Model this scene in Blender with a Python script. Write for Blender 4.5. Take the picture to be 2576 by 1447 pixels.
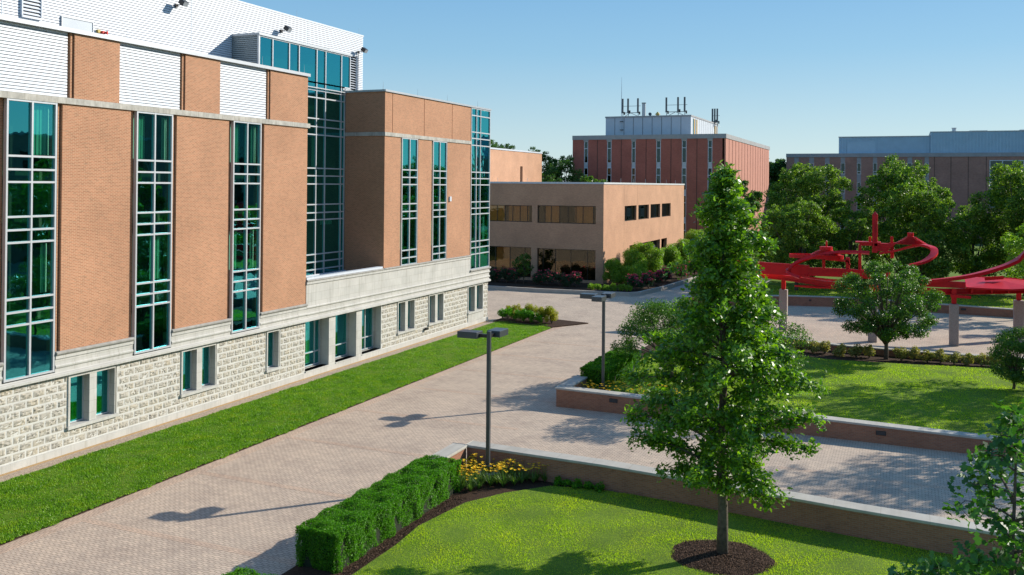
import bpy, math, random
import numpy as np
from mathutils import Matrix, Vector

for o in list(bpy.data.objects): bpy.data.objects.remove(o)
S = bpy.context.scene
COL = S.collection
rng = np.random.default_rng(7)
random.seed(5)

# ------------------------------------------------------------------ camera, sky, sun, exposure
IX = Vector((0.9193647, 0.3933209, 0.00819845)); DN = Vector((0.00493527, 0.0093071, -0.99994451)); FW = Vector((-0.39337538, 0.91935415, 0.00661547))
cd = bpy.data.cameras.new('camera'); cam = bpy.data.objects.new('camera', cd); COL.objects.link(cam)
R3 = Matrix((( IX.x, -DN.x, -FW.x), (IX.y, -DN.y, -FW.y), (IX.z, -DN.z, -FW.z)))
cam.matrix_world = Matrix.Translation((0, 0, 12)) @ R3.to_4x4()
cd.sensor_fit = 'HORIZONTAL'; cd.sensor_width = 36; cd.lens = 36 * 2321.79 / 2576
cd.shift_y = -(723.5 - 449.23) / 2576
cd.clip_start = 0.3; cd.clip_end = 6000
S.camera = cam

SUN_EL = math.radians(27.2); SX, SY = 0.69, 0.724
w = bpy.data.worlds.new('World'); S.world = w; w.use_nodes = True
nt = w.node_tree; nt.nodes.clear()
sk = nt.nodes.new('ShaderNodeTexSky'); sk.sky_type = 'NISHITA'; sk.sun_disc = False
sk.sun_elevation = SUN_EL; sk.sun_rotation = math.atan2(SX, SY)
sk.air_density = 1.0; sk.dust_density = 0.15; sk.ozone_density = 2.6; sk.altitude = 200
bg = nt.nodes.new('ShaderNodeBackground'); bg.inputs[1].default_value = 0.095
wo = nt.nodes.new('ShaderNodeOutputWorld')
# pale haze band low in the sky, clear blue higher up, mixed with the physical sky
tc = nt.nodes.new('ShaderNodeTexCoord'); sx = nt.nodes.new('ShaderNodeSeparateXYZ'); nt.links.new(tc.outputs['Generated'], sx.inputs[0])
cr = nt.nodes.new('ShaderNodeValToRGB'); ce = cr.color_ramp.elements
ce[0].position = 0.0; ce[0].color = (.455,.57,.60,1); ce[1].position = 1.0; ce[1].color = (.09,.22,.48,1)
for p_, c_ in ((.06,(.36,.51,.585,1)), (.14,(.215,.415,.58,1)), (.22,(.15,.345,.565,1)), (.45,(.115,.29,.54,1))):
    e_ = ce.new(p_); e_.color = c_
nt.links.new(sx.outputs[2], cr.inputs[0])
b2 = nt.nodes.new('ShaderNodeBackground'); b2.inputs[1].default_value = 1.0; nt.links.new(cr.outputs[0], b2.inputs[0])
mxw = nt.nodes.new('ShaderNodeMixShader'); mxw.inputs[0].default_value = 0.8
nt.links.new(sk.outputs[0], bg.inputs[0]); nt.links.new(bg.outputs[0], mxw.inputs[1]); nt.links.new(b2.outputs[0], mxw.inputs[2]); nt.links.new(mxw.outputs[0], wo.inputs[0])
sl = bpy.data.lights.new('sun', 'SUN'); sl.energy = 4.7; sl.angle = math.radians(0.53); sl.color = (1.0, 0.93, 0.82)
so = bpy.data.objects.new('sun', sl); COL.objects.link(so)
ldir = Vector((-SX * math.cos(SUN_EL), -SY * math.cos(SUN_EL), -math.sin(SUN_EL)))
so.rotation_euler = ldir.to_track_quat('-Z', 'Y').to_euler(); so.location = (40, 40, 60)
S.view_settings.view_transform = 'Standard'; S.view_settings.look = 'None'
S.view_settings.exposure = 0.45; S.view_settings.gamma = 1.0; S.view_settings.use_curve_mapping = False
S.render.engine = 'CYCLES'
S.render.resolution_x = 1024; S.render.resolution_y = 575
try:
    S.cycles.max_bounces = 8; S.cycles.transparent_max_bounces = 12; S.cycles.caustics_reflective = False; S.cycles.caustics_refractive = False
except Exception: pass

# ------------------------------------------------------------------ helpers
def chain_loc(p):
    v = Vector((0, 0, 0))
    while p is not None: v += p.location; p = p.parent
    return v
def tag(o, label=None, cat=None, group=None, kind=None):
    if label: o['label'] = label
    if cat: o['category'] = cat
    if group: o['group'] = group
    if kind: o['kind'] = kind
    return o
def thing(name, loc, label, cat, group=None):
    o = bpy.data.objects.new(name, None); o.empty_display_size = 0.3; COL.objects.link(o); o.location = loc
    return tag(o, label, cat, group)
def copy_tree(o, parent=None):
    c = o.copy(); COL.objects.link(c); c.parent = parent
    for ch in list(o.children): copy_tree(ch, c)
    return c
class MB:
    def __init__(s): s.v = []; s.f = []
    def box(s, x0, x1, y0, y1, z0, z1):
        if x0 > x1: x0, x1 = x1, x0
        if y0 > y1: y0, y1 = y1, y0
        if z0 > z1: z0, z1 = z1, z0
        n = len(s.v)
        s.v += [(x0,y0,z0),(x1,y0,z0),(x1,y1,z0),(x0,y1,z0),(x0,y0,z1),(x1,y0,z1),(x1,y1,z1),(x0,y1,z1)]
        s.f += [tuple(n+i for i in q) for q in ((3,2,1,0),(4,5,6,7),(0,1,5,4),(1,2,6,5),(2,3,7,6),(3,0,4,7))]
        return s
    def prism(s, pts, z0, z1):
        """convex or simple polygon (counter-clockwise) extruded in z"""
        n = len(s.v); k = len(pts)
        s.v += [(p[0], p[1], z0) for p in pts] + [(p[0], p[1], z1) for p in pts]
        s.f.append(tuple(n+i for i in reversed(range(k)))); s.f.append(tuple(n+k+i for i in range(k)))
        for i in range(k): j = (i+1) % k; s.f.append((n+i, n+j, n+k+j, n+k+i))
        return s
    def ext(s, prof, axis, a0, a1):
        """profile [(u,z)] extruded along axis; axis 'y': u=x ; axis 'x': u=y"""
        n = len(s.v); k = len(prof)
        for a in (a0, a1):
            s.v += [((u, a, z) if axis == 'y' else (a, u, z)) for u, z in prof]
        s.f.append(tuple(n+i for i in range(k))); s.f.append(tuple(n+k+i for i in reversed(range(k))))
        for i in range(k): j = (i+1) % k; s.f.append((n+j, n+i, n+k+i, n+k+j))
        return s
    def tube(s, pts, rad, k=8, cap=True):
        pts = [Vector(p) for p in pts]
        if not hasattr(rad, '__len__'): rad = [rad]*len(pts)
        n = len(s.v)
        for i, p in enumerate(pts):
            t = (pts[min(i+1, len(pts)-1)] - pts[max(i-1, 0)]).normalized()
            a = t.orthogonal().normalized() if abs(t.z) > .95 else t.cross(Vector((0,0,1))).normalized()
            if i and abs(t.z) > .95: a = (pa - t*pa.dot(t)).normalized()
            pa = a; b = t.cross(a)
            for j in range(k):
                th = 2*math.pi*j/k; q = p + (a*math.cos(th) + b*math.sin(th))*rad[i]; s.v.append(tuple(q))
        for i in range(len(pts)-1):
            for j in range(k):
                j2 = (j+1) % k; s.f.append((n+i*k+j, n+i*k+j2, n+(i+1)*k+j2, n+(i+1)*k+j))
        if cap:
            s.f.append(tuple(n+j for j in reversed(range(k)))); s.f.append(tuple(n+(len(pts)-1)*k+j for j in range(k)))
        return s
    def bar(s, pts, wd, ht, up=(0,0,1)):
        """rectangular section swept along a polyline, wd across, ht along up"""
        pts = [Vector(p) for p in pts]; n = len(s.v)
        for i, p in enumerate(pts):
            t = (pts[min(i+1, len(pts)-1)] - pts[max(i-1, 0)]).normalized()
            a = t.cross(Vector(up)).normalized(); b = a.cross(t)
            for u, q in ((-1,-1),(1,-1),(1,1),(-1,1)): s.v.append(tuple(p + a*u*wd/2 + b*q*ht/2))
        for i in range(len(pts)-1):
            for j in range(4):
                j2 = (j+1) % 4; s.f.append((n+i*4+j, n+i*4+j2, n+(i+1)*4+j2, n+(i+1)*4+j))
        s.f.append((n+3, n+2, n+1, n)); m = n+(len(pts)-1)*4; s.f.append((m, m+1, m+2, m+3))
        return s
    def build(s, name, mat, parent=None, loc=None, smooth=False, bevel=0):
        org = chain_loc(parent) if parent else Vector(loc or (0,0,0))
        me = bpy.data.meshes.new(name)
        me.from_pydata([(a-org.x, b-org.y, c-org.z) for a, b, c in s.v], [], s.f); me.materials.append(mat); me.update()
        if smooth: me.polygons.foreach_set('use_smooth', [True]*len(me.polygons))
        o = bpy.data.objects.new(name, me); COL.objects.link(o)
        if parent: o.parent = parent
        else: o.location = org
        if bevel:
            m = o.modifiers.new('bevel', 'BEVEL'); m.width = bevel; m.segments = 2; m.limit_method = 'ANGLE'
        return o
def np_mesh(name, V, k, mat, parent=None, loc=None):
    """V: (n*k,3) vertices, faces are consecutive groups of k"""
    org = chain_loc(parent) if parent else Vector(loc or (0,0,0))
    V = (V - np.array(org)[None]).astype(np.float32); n = len(V)
    me = bpy.data.meshes.new(name); me.vertices.add(n); me.vertices.foreach_set('co', V.ravel())
    me.loops.add(n); me.loops.foreach_set('vertex_index', np.arange(n, dtype=np.int32))
    me.polygons.add(n//k); me.polygons.foreach_set('loop_start', np.arange(0, n, k, dtype=np.int32))
    me.update(calc_edges=True); me.validate(); me.materials.append(mat)
    o = bpy.data.objects.new(name, me); COL.objects.link(o)
    if parent: o.parent = parent
    else: o.location = org
    return o
def unit(a): return a/np.maximum(np.linalg.norm(a, axis=-1, keepdims=True), 1e-9)
def leaf_quads(P, Nrm, size, spread=0.9, aspect=0.55, r=rng):
    """rhombic leaves folded along the midrib, random about Nrm"""
    n = len(P); N = unit(Nrm + spread*r.normal(size=(n,3))); T = unit(np.cross(N, r.normal(size=(n,3)))); B = np.cross(N, T)
    L = (size*r.uniform(.65, 1.3, n))[:,None]
    a = P - T*L*.5; c = P + T*L*.5 - N*L*.12; m = P + T*L*.05 + N*L*.02
    b = m + B*L*aspect*.5 + N*L*.12; d = m - B*L*aspect*.5 + N*L*.12
    return np.stack([a, b, c, d], 1).reshape(-1, 3)

# ------------------------------------------------------------------ materials
def newmat(name):
    m = bpy.data.materials.new(name); m.use_nodes = True; t = m.node_tree; t.nodes.clear()
    out = t.nodes.new('ShaderNodeOutputMaterial'); return m, t, out
def N(t, typ, **kw):
    n = t.nodes.new(typ)
    for k, v in kw.items(): setattr(n, k, v)
    return n
def bsdf(t, out, rough=.6, spec=.4, metal=0):
    b = N(t, 'ShaderNodeBsdfPrincipled'); b.inputs['Roughness'].default_value = rough
    b.inputs['Specular IOR Level'].default_value = spec; b.inputs['Metallic'].default_value = metal
    t.links.new(b.outputs[0], out.inputs[0]); return b
def rgb(c): return (c[0], c[1], c[2], 1)
def noise(t, vec, scale, detail=3, rough=.6):
    n = N(t, 'ShaderNodeTexNoise'); n.inputs['Scale'].default_value = scale; n.inputs['Detail'].default_value = detail
    n.inputs['Roughness'].default_value = rough
    if vec: t.links.new(vec, n.inputs['Vector'])
    return n
def ramp(t, fac, stops):
    r = N(t, 'ShaderNodeValToRGB'); e = r.color_ramp.elements
    while len(e) < len(stops): e.new(.5)
    for i, (p, c) in enumerate(stops): e[i].position = p; e[i].color = rgb(c)
    t.links.new(fac, r.inputs[0]); return r
def mixc(t, fac, a, b, mode='MIX'):
    m = N(t, 'ShaderNodeMix', data_type='RGBA', blend_type=mode)
    for s, i in ((fac, 0), (a, 6), (b, 7)):
        if isinstance(s, (int, float)): m.inputs[i].default_value = s
        elif isinstance(s, tuple): m.inputs[i].default_value = rgb(s)
        else: t.links.new(s, m.inputs[i])
    return m.outputs[2]
def wpos(t): return N(t, 'ShaderNodeNewGeometry').outputs['Position']
def wallvec(t):
    """world position mapped so that x runs along the wall and y is height, for axis-aligned walls"""
    g = N(t, 'ShaderNodeNewGeometry'); sp = N(t, 'ShaderNodeSeparateXYZ'); t.links.new(g.outputs['Position'], sp.inputs[0])
    sn = N(t, 'ShaderNodeSeparateXYZ'); t.links.new(g.outputs['Normal'], sn.inputs[0])
    ab = N(t, 'ShaderNodeMath', operation='ABSOLUTE'); t.links.new(sn.outputs[0], ab.inputs[0])
    gt = N(t, 'ShaderNodeMath', operation='GREATER_THAN'); t.links.new(ab.outputs[0], gt.inputs[0]); gt.inputs[1].default_value = .7
    mx = N(t, 'ShaderNodeMix', data_type='FLOAT'); t.links.new(gt.outputs[0], mx.inputs[0]); t.links.new(sp.outputs[0], mx.inputs[2]); t.links.new(sp.outputs[1], mx.inputs[3])
    cb = N(t, 'ShaderNodeCombineXYZ'); t.links.new(mx.outputs[0], cb.inputs[0]); t.links.new(sp.outputs[2], cb.inputs[1])
    return cb.outputs[0], g.outputs['Position']
def bump(t, b, h, strength=.3, dist=.02):
    bp = N(t, 'ShaderNodeBump'); bp.inputs['Strength'].default_value = strength; bp.inputs['Distance'].default_value = dist
    t.links.new(h, bp.inputs['Height']); t.links.new(bp.outputs[0], b.inputs['Normal'])
def brick_mat(name, c1, c2, mortar, bw=.203, rh=.0677, ms=.009, rough=.85, stain=.18, odd=None):
    m, t, out = newmat(name); b = bsdf(t, out, rough, .25)
    v, pos = wallvec(t)
    br = N(t, 'ShaderNodeTexBrick'); t.links.new(v, br.inputs['Vector'])
    br.inputs['Color1'].default_value = rgb(c1); br.inputs['Color2'].default_value = rgb(c2); br.inputs['Mortar'].default_value = rgb(mortar)
    br.inputs['Scale'].default_value = 1; br.inputs['Mortar Size'].default_value = ms; br.inputs['Mortar Smooth'].default_value = .1
    br.inputs['Bias'].default_value = -.15; br.inputs['Brick Width'].default_value = bw; br.inputs['Row Height'].default_value = rh
    col = br.outputs['Color']
    mp = N(t, 'ShaderNodeMapping'); mp.inputs['Scale'].default_value = (1.6, 5.5, 1); t.links.new(v, mp.inputs['Vector'])
    n2 = noise(t, mp.outputs[0], 2.2, 4); r2 = ramp(t, n2.outputs[0], [(.55, (0,0,0)), (.72, (1,1,1))])
    if odd: col = mixc(t, r2.outputs[0], col, mixc(t, .6, col, odd))
    n1 = noise(t, pos, .35, 5); r1 = ramp(t, n1.outputs[0], [(.3, (1-stain,)*3), (.7, (1+stain*.4,)*3)])
    col = mixc(t, 1.0, col, r1.outputs[0], 'MULTIPLY')
    t.links.new(col, b.inputs['Base Color']); bump(t, b, br.outputs['Fac'], -.35, .01)
    return m
def stone_mat(name, c, var=.12, scale=1.2, rough=.8, joints=None, streak=0):
    m, t, out = newmat(name); b = bsdf(t, out, rough, .25); v, pos = wallvec(t)
    n1 = noise(t, pos, scale, 6, .65); r1 = ramp(t, n1.outputs[0], [(.3, tuple(x*(1-var) for x in c)), (.7, tuple(min(.95, x*(1+var*.5)) for x in c))])
    col = r1.outputs[0]
    if joints:
        br = N(t, 'ShaderNodeTexBrick'); t.links.new(v, br.inputs['Vector']); br.inputs['Scale'].default_value = 1
        br.inputs['Color1'].default_value = (1,1,1,1); br.inputs['Color2'].default_value = (.92,.93,.93,1); br.inputs['Mortar'].default_value = (.72,.7,.67,1)
        br.inputs['Mortar Size'].default_value = .008; br.inputs['Brick Width'].default_value = joints[0]; br.inputs['Row Height'].default_value = joints[1]
        br.inputs['Bias'].default_value = 0; br.offset = joints[2] if len(joints) > 2 else .5
        col = mixc(t, 1.0, col, br.outputs[0], 'MULTIPLY')
    if streak:
        mp = N(t, 'ShaderNodeMapping'); mp.inputs['Scale'].default_value = (5, .45, 1); t.links.new(v, mp.inputs['Vector'])
        n2 = noise(t, mp.outputs[0], 1.0, 4); r2 = ramp(t, n2.outputs[0], [(.5, (1,1,1)), (.75, (1-streak, 1-streak*1.05, 1-streak*1.2))])
        col = mixc(t, 1.0, col, r2.outputs[0], 'MULTIPLY')
    t.links.new(col, b.inputs['Base Color'])
    n3 = noise(t, pos, 25, 3); bump(t, b, n3.outputs[0], .2, .01)
    return m
def rock_mat(name, c):
    m, t, out = newmat(name); b = bsdf(t, out, .85, .2); g = N(t, 'ShaderNodeNewGeometry')
    r0 = ramp(t, g.outputs['Random Per Island'], [(0, tuple(x*.4 for x in c)), (.05, tuple(x*.7 for x in c)), (.14, tuple(x*.95 for x in c)), (1, tuple(x*1.04 for x in c))])
    n1 = noise(t, g.outputs['Position'], 1.3, 4); r1 = ramp(t, n1.outputs[0], [(.3, (.84,.84,.86)), (.5, (1,1,1)), (.7, (1.06,1.0,.9))])
    t.links.new(mixc(t, 1.0, r0.outputs[0], r1.outputs[0], 'MULTIPLY'), b.inputs['Base Color']); return m
def plain(name, c, rough=.5, metal=0, spec=.5, var=.06, scale=3):
    m, t, out = newmat(name); b = bsdf(t, out, rough, spec, metal); n1 = noise(t, wpos(t), scale, 4)
    r1 = ramp(t, n1.outputs[0], [(.3, tuple(x*(1-var) for x in c)), (.7, tuple(min(1, x*(1+var)) for x in c))])
    t.links.new(r1.outputs[0], b.inputs['Base Color']); return m
def leaf_mat(name, dark, light, rough=.42, transl=.35, spec=.5, tc=None, patch=0, pcol=(1.25,1.05,.9)):
    m, t, out = newmat(name)
    g = N(t, 'ShaderNodeNewGeometry'); r = ramp(t, g.outputs['Random Per Island'], [(0, dark), (.6, tuple((a+b)/2 for a, b in zip(dark, light))), (1, light)])
    oi = N(t, 'ShaderNodeObjectInfo'); rr = ramp(t, oi.outputs['Random'], [(0, (.88,.93,.9)), (1, (1.08,1.04,1.0))])
    col = mixc(t, 1.0, r.outputs[0], rr.outputs[0], 'MULTIPLY')
    if patch:
        n1 = noise(t, g.outputs['Position'], patch, 5, .65); p1 = ramp(t, n1.outputs[0], [(.32, (.62,.72,.7)), (.5, (1,1,1)), (.68, pcol)]); col = mixc(t, 1.0, col, p1.outputs[0], 'MULTIPLY')
    b = N(t, 'ShaderNodeBsdfPrincipled'); b.inputs['Roughness'].default_value = rough; b.inputs['Specular IOR Level'].default_value = spec
    t.links.new(col, b.inputs['Base Color'])
    tr = N(t, 'ShaderNodeBsdfTranslucent')
    t.links.new(mixc(t, 1.0, col, tc or (1.6, 1.9, .55), 'MULTIPLY'), tr.inputs[0])
    mx = N(t, 'ShaderNodeMixShader'); mx.inputs[0].default_value = transl
    t.links.new(b.outputs[0], mx.inputs[1]); t.links.new(tr.outputs[0], mx.inputs[2]); t.links.new(mx.outputs[0], out.inputs[0])
    return m
def glass_mat(name, refl, trans, base=.35, wav=.015, rough=.015):
    m, t, out = newmat(name)
    lw = N(t, 'ShaderNodeLayerWeight'); lw.inputs[0].default_value = .35
    mr = N(t, 'ShaderNodeMapRange'); t.links.new(lw.outputs['Facing'], mr.inputs[0]); mr.inputs[3].default_value = base; mr.inputs[4].default_value = min(1, base+.5)
    gl = N(t, 'ShaderNodeBsdfGlossy'); gl.inputs['Color'].default_value = rgb(refl); gl.inputs['Roughness'].default_value = rough
    tr = N(t, 'ShaderNodeBsdfTransparent'); tr.inputs[0].default_value = rgb(trans)
    mx = N(t, 'ShaderNodeMixShader'); t.links.new(mr.outputs[0], mx.inputs[0]); t.links.new(tr.outputs[0], mx.inputs[1]); t.links.new(gl.outputs[0], mx.inputs[2])
    n = noise(t, wpos(t), .9, 2); bp = N(t, 'ShaderNodeBump'); bp.inputs['Strength'].default_value = wav*10; bp.inputs['Distance'].default_value = .02
    t.links.new(n.outputs[0], bp.inputs['Height']); t.links.new(bp.outputs[0], gl.inputs['Normal'])
    t.links.new(mx.outputs[0], out.inputs[0]); return m
def paver_mat(name, c1, c2, mortar, bw, rh, swap=False, ms=.012):
    m, t, out = newmat(name); b = bsdf(t, out, .8, .3); pos = wpos(t)
    sp = N(t, 'ShaderNodeSeparateXYZ'); t.links.new(pos, sp.inputs[0])
    wv = N(t, 'ShaderNodeMath', operation='SINE'); ml = N(t, 'ShaderNodeMath', operation='MULTIPLY'); ml.inputs[1].default_value = 2*math.pi/bw
    t.links.new(sp.outputs[1 if swap else 0], ml.inputs[0]); t.links.new(ml.outputs[0], wv.inputs[0])
    am = N(t, 'ShaderNodeMath', operation='MULTIPLY_ADD'); am.inputs[1].default_value = rh*.14; t.links.new(wv.outputs[0], am.inputs[0]); t.links.new(sp.outputs[0 if swap else 1], am.inputs[2])
    cb = N(t, 'ShaderNodeCombineXYZ'); t.links.new(sp.outputs[1 if swap else 0], cb.inputs[0]); t.links.new(am.outputs[0], cb.inputs[1])
    br = N(t, 'ShaderNodeTexBrick'); t.links.new(cb.outputs[0], br.inputs['Vector']); br.inputs['Scale'].default_value = 1
    br.inputs['Color1'].default_value = rgb(c1); br.inputs['Color2'].default_value = rgb(c2); br.inputs['Mortar'].default_value = rgb(mortar)
    br.inputs['Mortar Size'].default_value = ms; br.inputs['Brick Width'].default_value = bw; br.inputs['Row Height'].default_value = rh
    br.inputs['Mortar Smooth'].default_value = .2; br.inputs['Bias'].default_value = 0
    n1 = noise(t, pos, .45, 6, .62); r1 = ramp(t, n1.outputs[0], [(.3, (.82,.80,.80)), (.5, (.99,.98,.97)), (.7, (1.1,1.08,1.05))])
    n2 = noise(t, pos, 3.2, 4, .7); r2 = ramp(t, n2.outputs[0], [(.3, (.85,.84,.85)), (.65, (1.06,1.05,1.04))])
    col = mixc(t, 1.0, mixc(t, 1.0, br.outputs[0], r1.outputs[0], 'MULTIPLY'), r2.outputs[0], 'MULTIPLY')
    t.links.new(col, b.inputs['Base Color']); bump(t, b, br.outputs['Fac'], -.4, .01)
    return m
def ground_mat(name, stops, scale, rough=.95, bs=.5, sc2=None):
    m, t, out = newmat(name); b = bsdf(t, out, rough, .15); pos = wpos(t)
    n1 = noise(t, pos, scale, 6, .7); r1 = ramp(t, n1.outputs[0], stops); col = r1.outputs[0]
    if sc2:
        n2 = noise(t, pos, sc2, 4); r2 = ramp(t, n2.outputs[0], [(.35, (.78,.8,.75)), (.65, (1.15,1.1,1.0))]); col = mixc(t, 1.0, col, r2.outputs[0], 'MULTIPLY')
    t.links.new(col, b.inputs['Base Color']); n3 = noise(t, pos, scale*3, 3); bump(t, b, n3.outputs[0], bs, .03)
    return m

M = {}
M['brick'] = brick_mat('orange brick', (.45,.20,.11), (.31,.14,.078), (.53,.34,.21), odd=(.24,.17,.11), stain=.14, ms=.011)
M['brick_wall'] = brick_mat('garden wall brick', (.40,.17,.095), (.29,.12,.07), (.32,.21,.15), odd=(.17,.09,.055))
M['brick_mid'] = brick_mat('pink tan brick', (.57,.31,.18), (.45,.235,.14), (.52,.33,.22), odd=(.30,.17,.11), stain=.16)
M['brick_red'] = brick_mat('dark red brick', (.44,.135,.095), (.35,.10,.075), (.38,.16,.125), bw=.3, rh=.1)
M['brick_far'] = brick_mat('far brown brick', (.40,.225,.17), (.33,.18,.14), (.35,.23,.19), bw=.4, rh=.14)
M['fin'] = plain('salmon brick fins', (.46,.2,.14), .85, var=.1, scale=1)
M['lime'] = stone_mat('smooth limestone', (.53,.515,.475), .12, 1.0, joints=(1.25,.52), streak=.22)
M['band'] = stone_mat('weathered limestone band', (.47,.45,.40), .3, 2.2, joints=(1.3,5.0), streak=.4)
M['ledge'] = stone_mat('weathered ledge stone', (.34,.33,.30), .25, 3.0, streak=.25)
M['mortar'] = stone_mat('pale block margins', (.59,.575,.53), .1, 2.0)
M['rock'] = rock_mat('rock faced limestone', (.42,.39,.33))
M['cap'] = stone_mat('limestone wall cap', (.47,.44,.38), .15, 1.5, joints=(1.5,9.0), streak=.1)
M['concrete'] = stone_mat('curb concrete', (.42,.38,.33), .15, 1.5)
M['granite'] = stone_mat('speckled granite', (.36,.31,.28), .3, 14)
M['alum'] = plain('silver window frame', (.54,.56,.58), .35, .25, .5, .03)
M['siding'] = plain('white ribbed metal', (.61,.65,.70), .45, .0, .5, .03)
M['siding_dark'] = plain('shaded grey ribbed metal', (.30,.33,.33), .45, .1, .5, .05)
M['flash'] = plain('grey metal coping', (.42,.44,.46), .4, .5, .5, .05)
M['inside'] = plain('dark interior', (.03,.045,.04), .9)
M['floor_in'] = plain('interior floor', (.12,.11,.09), .9)
M['blind'] = plain('vertical blinds', (.80,.82,.74), .8)
M['curtain'] = plain('tan curtain', (.80,.52,.27), .9, var=.12, scale=2)
M['dark'] = plain('dark bronze metal', (.035,.032,.03), .35, .3)
M['lampmetal'] = plain('dark grey lamp metal', (.075,.085,.095), .35, .4)
M['groove'] = plain('dark recess', (.05,.035,.028), .9)
M['glass'] = glass_mat('teal reflective glass', (.10,.66,.74), (.25,.72,.53), .32)
M['glass_sp'] = glass_mat('spandrel glass', (.28,.75,.78), (.02,.12,.09), .32)
M['bronze'] = glass_mat('bronze glass', (.6,.52,.40), (.85,.74,.58), .10)
M['glass_far'] = glass_mat('distant window glass', (.35,.5,.55), (.06,.08,.09), .10)
M['paver'] = paver_mat('concrete pavers', (.59,.475,.36), (.49,.40,.31), (.25,.19,.145), .24, .13)
M['paver_or'] = paver_mat('orange border bricks', (.59,.44,.32), (.52,.40,.30), (.27,.2,.15), .23, .115)
M['paver_or2'] = paver_mat('orange border bricks across', (.59,.44,.32), (.52,.40,.30), (.27,.2,.15), .23, .115, swap=True)
M['grass_base'] = ground_mat('grass soil', [(.25,(.07,.13,.015)),(.55,(.13,.21,.025)),(.8,(.22,.25,.04))], 9, bs=.8, sc2=.5)
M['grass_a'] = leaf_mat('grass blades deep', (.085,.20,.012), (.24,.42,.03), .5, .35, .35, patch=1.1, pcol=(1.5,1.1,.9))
M['grass_b'] = leaf_mat('grass blades yellow green', (.27,.39,.010), (.54,.63,.045), .5, .42, .3, patch=.9, pcol=(1.2,1.05,.9))  # yellower, paler blade colour than the strip by the building
M['mulch'] = ground_mat('dark mulch', [(.3,(.025,.014,.009)),(.55,(.06,.035,.022)),(.75,(.14,.09,.06))], 14, bs=1.0)
M['gravel'] = ground_mat('gravel strip', [(.3,(.22,.17,.13)),(.5,(.42,.33,.25)),(.72,(.62,.50,.38))], 16, bs=.8)
M['straw'] = ground_mat('straw litter', [(.3,(.3,.2,.1)),(.6,(.55,.36,.18))], 20, bs=.6)
M['roof'] = plain('flat roof membrane', (.22,.23,.25), .9)
M['asph'] = ground_mat('distant ground', [(.3,(.05,.08,.02)),(.7,(.09,.13,.04))], 1.5)
M['road'] = ground_mat('pale road', [(.3,(.34,.31,.28)),(.7,(.42,.38,.34))], 2)
M['oak'] = leaf_mat('glossy oak leaves', (.035,.11,.010), (.20,.38,.025), .40, .38, .55, tc=(1.9,2.0,.4))
M['oak_near'] = leaf_mat('dark glossy oak leaves', (.03,.10,.02), (.12,.27,.04), .48, .32, .45)
M['linden'] = leaf_mat('linden leaves', (.03,.095,.018), (.30,.41,.055), .5, .36, .3)
M['dogwood'] = leaf_mat('small tree leaves', (.03,.095,.015), (.14,.26,.03), .42, .34, .5)
M['farleaf'] = leaf_mat('far leaves', (.04,.11,.025), (.11,.21,.05), .55, .25, .3)
M['hedge'] = leaf_mat('yew hedge needles', (.035,.14,.006), (.15,.38,.012), .5, .38, .3)
M['shrub'] = leaf_mat('shrub leaves', (.10,.21,.02), (.32,.46,.04), .45, .35, .4)
M['shrub_d'] = leaf_mat('rose leaves', (.02,.055,.025), (.06,.12,.05), .5, .2, .4)
M['yel_shrub'] = leaf_mat('yellow tipped leaves', (.20,.24,.02), (.50,.42,.03), .5, .3, .3)
M['spirea'] = leaf_mat('pinkish shrub leaves', (.20,.24,.05), (.46,.33,.15), .5, .3, .3)
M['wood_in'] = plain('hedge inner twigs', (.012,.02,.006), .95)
M['bark'] = plain('grey brown bark', (.11,.085,.065), .95, var=.4, scale=9)
M['pink'] = leaf_mat('pink rose petals', (.72,.04,.12), (.9,.18,.28), .6, .2, .2, tc=(1.2,.6,.7))
M['yellow'] = leaf_mat('orange yellow petals', (.92,.46,.01), (.98,.74,.04), .6, .2, .2, tc=(1.1,1.0,.6))
M['red'] = plain('red painted steel', (.60,.007,.014), .4, 0, .3, .14, 1.2)
M['black'] = plain('black fixture', (.015,.015,.017), .4)
M['clad'] = plain('pale grey cladding', (.48,.52,.56), .6, .1, .4, .04, 1)
M['bluemetal'] = plain('blue grey ribbed cladding', (.36,.52,.63), .5, .1, .4, .06, .6)
M['conc_band'] = stone_mat('grey concrete cornice', (.36,.36,.36), .12, .6, joints=(3.2,9.0))
M['hornred'] = plain('red alarm horn', (.6,.03,.02), .5)
M['gold'] = plain('gold vent', (.5,.36,.08), .5)
M['lens'] = plain('lamp lens', (.45,.47,.48), .1)

# ------------------------------------------------------------------ ground and setting
def sheet(name, pts, z, mat, thick=None, kind='structure'):
    m = MB()
    if thick: m.prism(pts, z-thick, z)
    else:
        m.v = [(x, y, z) for x, y in pts]; m.f = [tuple(range(len(pts)))]
    o = m.build(name, mat); tag(o, kind=kind); return o
def rect(x0, x1, y0, y1): return [(x0,y0),(x1,y0),(x1,y1),(x0,y1)]
sheet('ground', rect(-1500,1500,-200,3000), -.05, M['asph'])
sheet('path', rect(-60,60,6,106), 0.0, M['paver'])
sheet('road', rect(-33,-15.2,106,122), -.02, M['road'])
m = MB()
for x0, x1, y0, y1 in ((-27.35,-26.7,10,77),): m.box(x0, x1, y0, y1, -.02, .004)
o = m.build('paving_border', M['paver_or2']); tag(o, kind='structure')
m = MB()
for yb in (24.2, 30.1, 36.0, 41.85, 47.85, 53.8, 59.7, 65.7): m.box(-26.695, -17.5, yb-.17, yb+.17, -.02, .004)
m.box(-5, 20, 40.75, 41.1, -.02, .004)
o = m.build('paving_bands', M['paver_or']); tag(o, kind='structure')
sheet('lawn_strip', rect(-32.9,-27.42,8,74.4), .05, M['grass_base'], .09)
sheet('soil_edge', rect(-27.43,-27.30,8,72.5), .02, M['mulch'], .05)
sheet('gravel_strip', rect(-33.9,-32.9,8,74.2), .03, M['gravel'], .07)
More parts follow.
